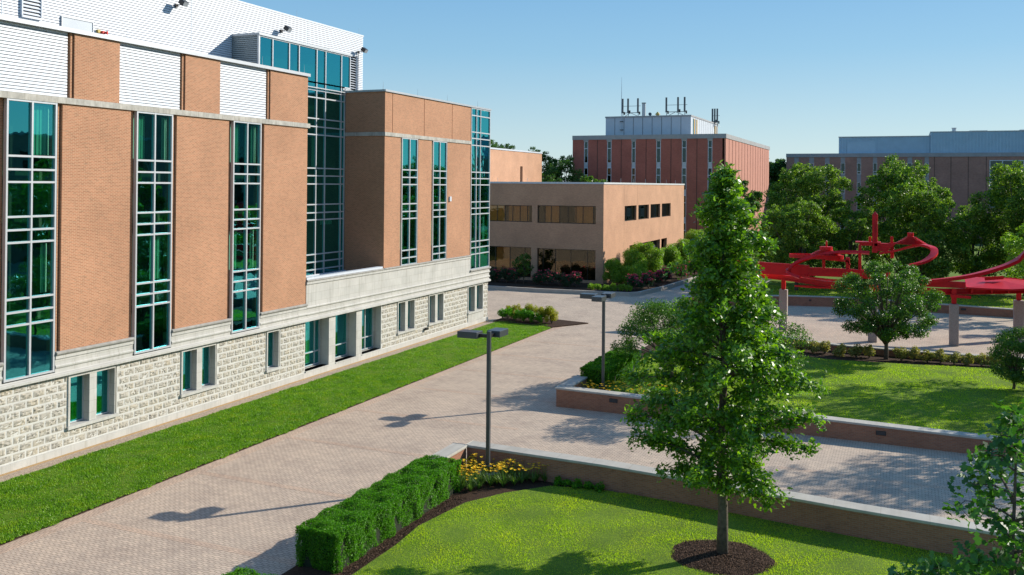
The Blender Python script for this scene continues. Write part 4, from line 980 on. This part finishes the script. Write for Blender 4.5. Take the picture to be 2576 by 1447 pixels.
# long plate beams
rp('plate_beam', lambda m: m.bar([(-15.2,80.5,5.35),(-10.6,79.6,5.17),(-7.34,79.2,5.12)], .22, .95))
rp('plate_beam', lambda m: m.bar([(-7.34,79.2,5.08),(-4.13,79,5.1),(-1.2,78.8,5.02)], .2, .68))
rp('channel_beam', lambda m: (m.bar([(-11.6,80.9,4.55),(-8.3,79.6,4.40),(-5.9,78.6,4.24),(-2.0,77.4,4.2)], .5, .36), m.bar([(-11.6,80.9,4.32),(-8.3,79.6,4.2),(-5.9,78.6,4.03),(-2.0,77.4,3.99)], .9, .06)))
rp('rim_band', lambda m: m.bar(spline([(-8.6,79.8,4.7),(-6.8,78.4,4.62),(-4.8,77.8,4.6),(-3.2,78.0,4.85)]), .1, .16))
rp('lower_fin', lambda m: m.prism([(-8.4,78.4),(-7.2,77.9),(-5.2,78.2),(-5.0,78.9),(-7.6,79.0)], 3.86, 3.98))
# arcing ribbon from lower left over the stepped cones to the loop at the right
rp('ribbon', lambda m: m.bar(spline([(-7.9,77.6,4.7),(-8.75,77.8,5.0),(-8.7,78.2,5.45),(-7.8,78.3,6.05),(-6.4,78.3,6.52),(-5.0,78.3,6.78),(-3.4,78.3,6.85),(-2.7,78.3,6.82)]), .38, .2, (0,.35,1)))
rp('ribbon', lambda m: m.bar(spline([(-2.0,79.4,6.75),(-.8,79.3,7.0),(.25,79.0,7.36),(1.05,78.3,7.56),(1.75,77.6,7.45),(1.95,77.0,7.2),(1.75,76.2,6.85),(1.1,75.5,6.45),(.2,75.2,6.2)]), .52, .17, (0,0,1)))
# oval tray with stepped cone
def oval(m):
    n = 28; o = [(-6.8+2.1*math.cos(2*math.pi*i/n), 79.3+1.0*math.sin(2*math.pi*i/n)) for i in range(n)]; m.prism(o, 6.18, 6.25)
    m.bar([(x, y, 6.33) for x, y in o+[o[0]]], .06, .3)
rp('oval_tray', oval)
def cone(m, cx, cy, z0, steps, r0, r1, h):
    for k in range(steps):
        r = r0+(r1-r0)*k/(steps-1); z = z0+h*k/steps; n = 20
        m.prism([(cx+r*math.cos(2*math.pi*i/n), cy+r*.8*math.sin(2*math.pi*i/n)) for i in range(n)], z, z+h/steps*.55)
        if k < steps-1: rr = r*.55; m.prism([(cx+rr*math.cos(2*math.pi*i/12), cy+rr*.8*math.sin(2*math.pi*i/12)) for i in range(12)], z+h/steps*.55, z+h/steps)
def cyl(m, cx, cy, r, z0, z1): m.tube([(cx,cy,z0),(cx,cy,z1)], r, 20)
rp('stepped_cone', lambda m: cone(m, -6.02, 78.9, 6.48, 5, 1.22, .55, .5))
rp('drum', lambda m: cyl(m, -6.0, 78.9, .5, 6.9, 7.18))
rp('spike', lambda m: m.tube([(-6.0,79.2,7.1),(-6.0,79.2,7.58),(-6.0,79.2,7.7)], [.07,.07,.01], 8))
rp('hanger_post', lambda m: m.box(-6.3, -6.08, 79.0, 79.2, 4.95, 6.25))
rp('hanger_post', lambda m: m.box(-3.55, -3.33, 79.0, 79.2, 5.3, 7.4))
rp('hanger_post', lambda m: m.box(-4.5, -4.2, 79.0, 79.2, 5.3, 6.35))
rp('tray_strut', lambda m: m.bar([(-6.2,79.1,6.15),(-4.3,79.1,6.05),(-4.2,79.1,5.75)], .2, .14))
# obelisk, platform, hull and second stepped cone
def obelisk(m):
    x, y = -2.33, 79.3; m.box(x-.2, x+.2, y-.2, y+.2, 6.8, 9.85); n = len(m.v)
    m.v += [(x-.2,y-.2,9.85),(x+.2,y-.2,9.85),(x+.2,y+.2,9.85),(x-.2,y+.2,9.85),(x,y,10.1)]; m.f += [(n,n+1,n+4),(n+1,n+2,n+4),(n+2,n+3,n+4),(n+3,n,n+4)]
rp('obelisk', obelisk); rp('obelisk_fin', lambda m: m.bar([(-2.42,79.02,7.2),(-2.42,79.02,9.3)], .12, .16, (0,1,0)))
rp('platform', lambda m: (m.box(-3.78, -1.9, 78.9, 79.9, 7.56, 7.66), m.box(-3.5, -2.0, 79.1, 79.5, 7.34, 7.56)))
rp('round_post', lambda m: cyl(m, -2.72, 79.6, .1, 7.66, 8.05)); rp('round_post', lambda m: cyl(m, -1.08, 79.4, .1, 7.5, 8.12)); rp('round_post', lambda m: cyl(m, -1.05, 79.4, .13, 6.4, 7.5))
def hull(m):
    for k in range(5): z = 7.56-k*.13; m.box(-2.15, -.85-k*.13, 79.15, 79.7, z-.115, z); 
rp('stacked_hull', hull)
rp('hull_arm', lambda m: m.bar([(-1.3,79.6,7.56),(-.6,79.5,7.6)], .3, .1))
rp('stepped_cone', lambda m: cone(m, .32, 79.2, 7.58, 7, 1.18, .40, .6)); rp('drum', lambda m: cyl(m, .28, 79.2, .24, 8.12, 8.46))
# right wing
rp('ribbon', lambda m: m.bar(spline([(1.2,78.4,4.78),(2.2,78.5,4.86),(4.4,79,5.25),(6.4,80,5.82),(7.5,80.6,6.28),(8.0,80.9,6.6),(8.5,81.0,7.2)]), .55, .25, (0,0,1)))
rp('box_beam', lambda m: m.box(1.0, 4.16, 78.4, 79.0, 4.36, 4.82))
rp('curb_beam', lambda m: (m.bar([(-.5,78.3,4.1),(2.5,78.4,4.06),(5.5,79.4,4.15),(9,81,4.25)], .3, .4), m.bar([(-.5,78.2,3.9),(2.5,78.3,3.87),(5.5,79.3,3.96),(9,80.9,4.06)], .62, .05)))
def tray(m):
    a = [(4.2,78.3,4.42),(5.6,78.5,4.38),(7.3,78.9,4.36),(9.2,79.6,4.5),(9.6,82.2,4.82),(7.6,82.6,4.92),(4.3,82.3,4.95)]
    n = len(m.v); m.v += a + [(6.9,80.8,4.86)]; k = len(a)
    for i in range(k): m.f.append((n+i, n+(i+1) % k, n+k))
    for p, q in zip(a, a[1:]+a[:1]): m.bar([p, q], .05, .12)
rp('shallow_tray', tray)
rp('stub_beam', lambda m: m.bar([(3.1,77.9,3.80),(4.5,77.9,3.76)], .3, .2)); rp('tray_rim', lambda m: m.bar([(5.6,80.5,4.98),(6.9,80.7,5.12)], .1, .26))
for x, y in ((4.6,78.7),(6.0,79.2),(7.2,79.6)): rp('rib', lambda m: m.box(x-.06, x+.06, y-.1, y+.1, 4.0, 4.45))

# ------------------------------------------------------------------ hedges
box_hedge('clipped_hedge', -17.35, -15.75, 23.7, 32.1, .0, 1.38, 'long squared dark green hedge running up to the near brick wall', 3300, .05)
box_hedge('clipped_hedge', -17.45, -15.9, 17.6, 21.15, .0, 1.1, 'rounded end of a clipped hedge just showing at the bottom edge', 2600, .05)
box_hedge('clipped_hedge', -17.2, -15.5, 50.3, 57.2, .4, 1.55, 'squared hedge beyond the second wall, behind the three-headed lamp', 1500, .075)

# ------------------------------------------------------------------ daylilies: plants with strap leaves and orange-yellow flowers
def lily_mesh(seed):
    r = np.random.default_rng(seed); n = 46; th = r.uniform(0, 2*np.pi, n); L = r.uniform(.35, .68, n); V = []
    for t_, l in zip(th, L):
        d = np.array([math.cos(t_), math.sin(t_), 0]); s = np.array([-d[1], d[0], 0])*.014; out = r.uniform(.35,.8)
        pts = [d*l*out*u + np.array([0,0,l*(1.15*u-.75*u*u*out)]) for u in (0,.35,.7,1.0)]
        for a, b, w0, w1 in zip(pts, pts[1:], (1,1,.7), (1,.7,.15)): V += [a-s*w0, a+s*w0, b+s*w1, b-s*w1]
    return np.array(V)
def flower_mesh(seed, nf):
    r = np.random.default_rng(seed); V = []
    for _ in range(nf):
        a = r.uniform(0, 2*np.pi); R_ = r.uniform(.05,.3); c = np.array([R_*math.cos(a), R_*math.sin(a), r.uniform(.55,.82)])
        for k in range(6):
            t_ = k*math.pi/3+r.uniform(-.2,.2); d = np.array([math.cos(t_), math.sin(t_), .55]); s = np.array([-d[1], d[0], 0])*.022
            V += [c, c+d*.05-s, c+d*.095, c+d*.05+s]
    return np.array(V)
def stalk_mesh(seed, nf):
    r = np.random.default_rng(seed); m = MB()
    for _ in range(nf):
        a = r.uniform(0, 2*np.pi); R_ = r.uniform(.05,.3); c = (R_*math.cos(a), R_*math.sin(a), r.uniform(.55,.82)); m.tube([(0,0,0), c], .006, 3, cap=False)
    return m
M['lily'] = leaf_mat('daylily straps', (.06,.14,.025), (.2,.30,.07), .5, .3, .4)
protos = []
for k in range(4):
    t = thing('daylily', (0,0,0), 'daylily clump with orange-yellow blooms around the foot of the two-headed lamp', 'flower', 'daylilies around the two-headed lamp')
    np_mesh('foliage', lily_mesh(k+3), 4, M['lily'], t); stalk_mesh(k+9, 4+k).build('stalk', M['lily'], t); np_mesh('blossom', flower_mesh(k+9, 4+k), 4, M['yellow'], t)
    protos.append(t)
first = set(); random.seed(11)
def put_lily(x, y, z, s, label=None, group=None):
    k = random.randrange(4)
    if k not in first and not label: o = protos[k]; first.add(k)
    else: o = copy_tree(protos[k])
    o.location = (x, y, z); o.scale = (s,s,s); o.rotation_euler = (0,0,random.uniform(0,6.28))
    if label: o['label'] = label; o['group'] = group
    return o
spots = []
while len(spots) < 36:
    x = random.uniform(-16.6, -13.0); y = random.uniform(31.2, 34.55)
    if y < 34.3-(-13.6-x)*.0 - (0 if x > -13.8 else 0) and x > -13.4 and y < 33.9: continue
    if y < 32.2+(x+15.4)*1.05: continue
    if x < -15.6 and y < 32.15: continue
    if (x+15.5)**2+(y-34.0)**2 < .5**2: continue
    if all((x-a)**2+(y-b)**2 > .31**2 for a, b in spots): spots.append((x, y))
    if random.random() < .0005: break
for x, y in spots: put_lily(x, y, .14, random.uniform(.8,1.15))
for x, y in [(-12.6+i*.42+random.uniform(-.1,.1), 34.22+random.uniform(-.1,.08)) for i in range(5)]:
    o = shrub('green_perennial', x, y, .14, .26, .38, 'hedge', .09, 'low green perennial clump at the foot of the near brick wall', 'green clumps along the near wall', dens=300, cat='plant')
sp2 = []
while len(sp2) < 26:
    x = random.uniform(-16.4, -11.2); y = random.uniform(47.8, 49.6)
    if x < -15.3 and y > 48.9: continue
    if all((x-a)**2+(y-b)**2 > .42**2 for a, b in sp2): sp2.append((x, y))
for x, y in sp2: put_lily(x, y, .44, random.uniform(.75,1.0), 'pale daylily clump just behind the corner of the second wall', 'daylilies behind the second wall')

# ------------------------------------------------------------------ mulch ring and trees
def disc(cx, cy, rx, ry, z, h, n=48, rings=7):
    m = MB(); m.v.append((cx,cy,z+h))
    for k in range(1, rings+1):
        f = k/rings
        for i in range(n):
            a = 2*math.pi*i/n; wob = 1+.05*math.sin(5*a+1)+.03*math.sin(11*a); m.v.append((cx+rx*f*wob*math.cos(a), cy+ry*f*wob*math.sin(a), z+h*(1-f**2)+random.uniform(-.012,.012)*(k < rings)))
    for i in range(n): m.f.append((0, 1+i, 1+(i+1) % n))
    for k in range(rings-1):
        for i in range(n): j = (i+1) % n; m.f.append((1+k*n+i, 1+(k+1)*n+i, 1+(k+1)*n+j, 1+k*n+j))
    return m
o = disc(TC[0], TC[1], 1.62, 1.42, .2, .1).build('mulch', M['mulch']); tag(o, 'dark mulch ring around the foreground oak trunk', 'mulch', kind='stuff')
ch = []; nchip = 5200; a = rng.uniform(0, 2*np.pi, nchip); q = np.sqrt(rng.random(nchip)); P = np.column_stack([TC[0]+1.6*q*np.cos(a), TC[1]+1.4*q*np.sin(a), .215+.1*(1-q*q)])
M['chips'] = leaf_mat('mulch chips', (.03,.016,.01), (.15,.09,.06), .8, .02, .2)
n2 = 5200; P2 = np.column_stack([rng.uniform(-15.8,-15.2,n2), rng.uniform(20,31.5,n2), np.full(n2,.155)])
V = leaf_quads(np.concatenate([P, P2]), np.tile([0,0,1.], (nchip+n2,1)), .06, .5, .4)
o = np_mesh('mulch_chips', V, 4, M['chips'], loc=(TC[0],TC[1],.2)); tag(o, 'loose bark chips on the mulched beds', 'mulch', kind='stuff')
oak('oak_tree', -5.38, 29.85, .22, [(2.25,1.3,1.5),(2.7,2.2,2.0),(3.6,3.1,2.9),(5.0,3.1,2.9),(6.3,3.1,2.9),(7.1,2.6,2.4),(8.1,1.55,1.7),(9.1,1.3,1.4),(10.1,1.1,1.3),(11.2,.6,.75),(12.0,.3,.35),(12.5,.12,.12)],
    M['oak'], .155, 108, 'tall young oak with glossy leaves in a mulch ring on the foreground lawn', per=44, tr=.17, twig=.42, seed=21)
oak('oak_tree', 2.15, 22.6, .2, [(1.2,1.3,1.2),(2.4,1.5,1.5),(3.8,1.45,1.5),(5.2,1.25,1.4),(6.2,.75,1.2),(6.9,.35,.8),(7.15,.15,.3)],
    M['oak_near'], .25, 28, 'dark glossy oak sapling cut off by the right edge, nearest to the viewer', per=8, tr=.08, twig=.5, seed=5, asp=.5)
oak('oak_tree', .35, 20.4, .2, [(1.6,.5,.5),(2.8,.8,.75),(3.9,.7,.65),(4.5,.2,.2)],
    M['oak_near'], .22, 14, 'small oak sapling whose tip rises from the bottom edge right of the mulch ring', per=11, tr=.04, twig=.35, seed=8, asp=.5)
# spreading multi-stem tree behind the second wall
def spread_tree(name, x, y, z0, stems, C, Rr, dens, leaf, mat, label, seed, tr=.09, cat='tree'):
    global rng; keep = rng; rng = np.random.default_rng(seed); random.seed(seed)
    t = thing(name, (x,y,z0), label, cat); m = MB()
    fk = (x, y, z0+stems); m.tube([(x,y,z0-.1),(x+.03,y,z0+stems*.5),fk], [tr*1.2,tr,tr*.9], 9)
    for c in C: m.tube(branch_pts((x,y,z0+stems*random.uniform(.6,1)), c, .25), [tr*.55,tr*.42,tr*.3,tr*.2,.012], 6)
    m.build('trunk', M['bark'], t, smooth=True); np_mesh('crown', crown_clusters(np.array(C), Rr, dens, leaf, .7), 4, mat, t); rng = keep; return t
random.seed(3); C = []
for i in range(46):
    a = i*2.4; q = 3.3*math.sqrt((i+.5)/46); z = 3.9-.14*q*q+random.uniform(-.7,.9)+(.5 if q < 2 else 0); C.append((-12.7+q*math.cos(a)*1.12, 54.6+q*math.sin(a), max(2.0, z)))
spread_tree('crabapple_tree', -12.9, 54.6, .5, .9, C, [random.uniform(.5,.85) for _ in C], 950, .12, M['dogwood'], 'wide multi-stemmed small tree behind the second wall, half hidden by the oak', 31, .12)
random.seed(13); C = []
for i in range(34):
    a = i*2.4; q = 2.8*math.sqrt((i+.5)/34); z = 5.9-.26*q*q+random.uniform(-1.6,.4); C.append((-7.5+q*math.cos(a), 49.9+q*math.sin(a), max(2.9, z)))
spread_tree('crabapple_tree', -7.5, 49.9, .5, 1.3, C, [random.uniform(.45,.75) for _ in C], 700, .12, M['dogwood'], 'smaller crabapple right behind the second wall, mostly covered by the foreground oak', 32, .1)
C = []
for i in range(60):
    a = i*2.4; t_ = (i+.5)/60; z = 2.2+4.7*t_; prof = 3.3*math.sin(math.pi*(1-t_)**.85*.78+.12)**.75; q = prof*(.85 if i % 3 else .45); C.append((-1.2+q*math.cos(a)*1.08, 67.2+q*math.sin(a), z))
spread_tree('ornamental_tree', -1.25, 67.2, .45, 1.5, C, [random.uniform(.5,.8)*(1 if c[2] < 6 else .7) for c in C], 1200, .14, M['dogwood'], 'round-topped small tree on a bare trunk in front of the red sculpture', 41, .13)
C = [(5.75+1.25*math.cos(i*2.4)*math.sqrt((i+.5)/34)*(1-.35*abs(((i*7) % 34)/34-.5)*2), 60.2+1.25*math.sin(i*2.4)*math.sqrt((i+.5)/34), 1.15+2.6*((i*7) % 34)/34) for i in range(34)]
spread_tree('round_shrub', 5.7, 60.2, .5, .4, C, [.55]*34, 1300, .1, M['dogwood'], 'dense dark rounded shrub at the right edge on the dappled lawn', 51, .08, cat='shrub')

# round trees beyond the plaza
dome_tree('linden_tree', -10.5, 114, .7, 15.6, 4.9, M['linden'], .25, 'broad domed tree, tallest left of the sculpture obelisk', 'rounded trees behind the sculpture', .9, .25, 170, 230, seed=1)
dome_tree('linden_tree', -11.0, 104.5, .7, 10.7, 3.9, M['linden'], .22, 'smaller pale-topped tree in front of the tallest left dome', 'rounded trees behind the sculpture', .7, .2, 120, 330, seed=2)
dome_tree('linden_tree', -.6, 117.5, .7, 16.0, 4.5, M['linden'], .25, 'tall darker dome rising directly above the obelisk of the sculpture', 'rounded trees behind the sculpture', .9, .25, 170, 230, seed=3)
dome_tree('linden_tree', 1.5, 107.5, .7, 13.0, 4.3, M['linden'], .25, 'broad yellow-green dome right of the obelisk, in front of a taller one', 'rounded trees behind the sculpture', .8, .25, 170, 270, seed=4)
dome_tree('linden_tree', 11.6, 111, .7, 15.0, 5.6, M['linden'], .25, 'large dome cut by the right edge of the picture', 'rounded trees behind the sculpture', .8, .25, 170, 230, seed=5)
dome_tree('linden_tree', -19.6, 116, 0, 13.9, 3.7, M['farleaf'], .32, 'soft green tree in front of the dark red brick block', 'rounded trees behind the sculpture', .8, .22, 110, 230, seed=6)
dome_tree('linden_tree', -5.9, 110, .7, 10.8, 3.6, M['linden'], .25, 'low dark tree filling the gap left of the obelisk', 'rounded trees behind the sculpture', .5, .2, 90, 260, seed=7)
dome_tree('linden_tree', 6.6, 112, .7, 10.4, 3.6, M['linden'], .25, 'low dark tree filling the gap right of the broad yellow-green dome', 'rounded trees behind the sculpture', .5, .2, 90, 260, seed=8)
dome_tree('maple_tree', 10.6, 97.0, .7, 9.4, 3.0, M['shrub'], .22, 'fresh green tree at the right edge overlapping the end of the red ribbon', None, 1.8, .16, 70, 200, seed=9)
dome_tree('linden_tree', -15.0, 119, .7, 9.6, 3.4, M['linden'], .25, 'tree between the soft green one and the tallest left dome', 'rounded trees behind the sculpture', .5, .2, 90, 230, seed=10)
# trees behind the buildings
dome_tree('distant_tree', -75.5, 172, 0, 21.8, 6.0, M['farleaf'], .34, 'tree top showing above the salmon block, left one of two', 'distant trees behind the buildings', 5, .4, 110, 130, seed=11)
dome_tree('distant_tree', -68.0, 173, 0, 20.3, 4.6, M['farleaf'], .34, 'tree top showing above the salmon block, right one of two', 'distant trees behind the buildings', 5, .4, 110, 130, seed=12)
dome_tree('distant_tree', -61.5, 168, 0, 18.2, 5.0, M['farleaf'], .32, 'tall tree filling the gap between the salmon block and the dark red block', 'distant trees behind the buildings', 4, .4, 120, 150, seed=13)
dome_tree('distant_tree', -60.5, 157, 0, 14.6, 4.4, M['farleaf'], .3, 'lower bright tree in the gap just above the tan building roof', 'distant trees behind the buildings', 4, .4, 110, 170, seed=14)
dome_tree('distant_tree', -50.6, 152.5, 0, 14.2, 3.6, M['dogwood'], .36, 'dark ball-shaped tree in front of the left end of the dark red block', 'distant trees behind the buildings', 4, .3, 100, 200, seed=15)
dome_tree('distant_tree', -33.5, 262, 0, 20.0, 7.5, M['farleaf'], .6, 'far blue-green tree between the dark red block and the brown building', 'distant trees behind the buildings', 5, .5, 110, 90, seed=16)
# trees just outside the right edge: they shade the lawn and plaza and mirror in the windows
for i, (x, y, z0, top, R_, s, th, dn) in enumerate(((11.6,65.5,.5,12.6,4.4,21,4.5,75),(17.5,66.5,.5,13,4.5,22,4.5,75),(13.6,54.5,.4,13.6,4.6,23,5.5,80),(8.9,49.3,.5,7.4,2.3,28,2.5,90),(24,84,.5,13,5,24,2.5,75),(24,102,.7,14,5.5,25,2,60),(40,92,.3,15,6,26,2,60),(46,108,0,15,6,27,2,60),(33,70,.3,13,5,30,2,60),(45,80,.3,15,6,29,2,60))):
    dome_tree('maple_tree', x, y, z0, top, R_, M['dogwood'] if i < 4 else M['linden'], .24 if i < 4 else .42, 'leafy tree standing just beyond the right edge', 'trees beyond the right edge', th, .2, 60, dn, seed=s)

# ------------------------------------------------------------------ shrubs of the beds
def row(pts, name, r, h, mat, leaf, label, group, z0, **k):
    for i, (x, y) in enumerate(pts): shrub(name, x, y, z0, r*random.uniform(.85,1.15), h*random.uniform(.88,1.12), mat, leaf, label, group, **k)
random.seed(77)
row([(-45.4,101.2),(-44.0,101.4),(-42.6,101.0)], 'rose_bush', .95, 1.75, 'shrub_d', .12, 'pink rose bush in the shade at the left end of the tan building bed', 'shaded roses left of the small dark tree', .3, fl='pink', nfl=64, flsize=.10)
row([(-39.6,100.9),(-38.4,100.6),(-37.2,101.0),(-36.0,100.7)], 'rose_bush', .95, 1.8, 'shrub_d', .12, 'pink rose bush in the shaded row under the ground floor windows', 'shaded roses right of the small dark tree', .3, fl='pink', nfl=64, flsize=.10)
shrub('rose_bush', -34.9, 100.6, .3, .95, 1.85, 'shrub_d', .12, 'sunlit pink rose bush at the right end of the shaded rose row', fl='pink', nfl=90, flsize=.11)
dome_tree('small_tree', -41.9, 101.6, .3, 3.95, 1.25, M['dogwood'], .15, 'small dark shaded tree between the two groups of roses', None, .7, .06, 34, 420, seed=61)
row([(-32.6,98.9),(-31.7,98.6),(-30.8,98.9),(-29.9,98.6),(-29.0,98.8),(-28.2,98.9)], 'low_shrub', .62, .75, 'shrub', .12, 'low bright green shrub along the front curb of the tan building bed', 'low shrubs at the bed corner', .3)
for x, y, r, h, lb in ((-31.3,103.5,1.3,3.2,'thin tall shrub against the sunlit corner of the tan building'),(-30.2,107.5,1.7,4.4,'big light green shrub before the porch opening, the left one'),(-29.8,113.5,1.9,5.0,'biggest light green shrub before the porch opening'),
        (-29.0,104.0,1.5,2.6,'light green shrub behind the front pink roses'),(-28.5,118.5,1.8,4.2,'light green shrub right of the biggest one, by the narrow brick pier'),(-28.6,127,2.0,4.5,'far light green shrub near the end of the tan wall'),(-28.2,136,2.2,5.2,'farthest light green shrub by the end of the tan wall')):
    shrub('tall_shrub', x, y, .3, r*1.2, h*1.05, 'shrub', .15, lb, 'tall light shrubs beside the tan wall', dens=420)
for x, y, lb in ((-27.9,100.6,'deep pink rose bush nearest the curb corner'),(-27.0,102.8,'deep pink rose bush second from the curb corner'),(-26.8,106.5,'deep pink rose bush in the middle of the sunny row'),(-26.9,110.5,'tall deep pink rose bush before the light green shrubs'),(-26.2,116,'deep pink rose bush past the light green shrubs'),(-25.8,122,'far pink rose bush near the oak top'),(-25.4,128,'farthest pink rose bush of the sunny row')):
    shrub('rose_bush', x, y, .3, 1.05, 2.0, 'shrub_d', .14, lb, 'sunny pink roses along the curb', dens=300, fl='pink', nfl=150, flsize=.13)
row([(-32.9,75.0),(-32.2,74.5),(-31.4,74.3),(-30.6,74.3),(-29.8,74.1),(-29.0,73.9)], 'green_shrub', .62, 1.15, 'hedge', .09, 'dark green shrub in the front row at the building corner bed', 'dark front shrubs at the building corner', .1, dens=700)
row([(-32.3,75.7),(-31.4,75.5),(-30.4,75.4),(-29.4,75.2),(-28.6,74.8),(-28.0,74.3)], 'yellow_shrub', .75, 1.5, 'yel_shrub', .10, 'yellow-flecked shrub in the back row at the building corner bed', 'yellow shrubs at the building corner', .1, dens=560)
pts = [(-9.0,69.0),(-8.1,68.5),(-6.9,67.7),(-6.0,67.5),(-5.2,67.5),(-4.2,67.1),(-3.1,67.1),(-2.3,67.3),(-.3,67.0),(.5,67.3),(1.3,67.2),(2.1,67.5),(2.9,67.2),(3.7,67.4),(4.5,67.3),(5.3,67.6),(6.1,67.6)]
row(pts, 'spirea_bush', .58, .95, 'spirea', .11, 'low pink-tinged bush in the row at the foot of the curved wall', 'low bushes in front of the curved wall', .44, dens=480)
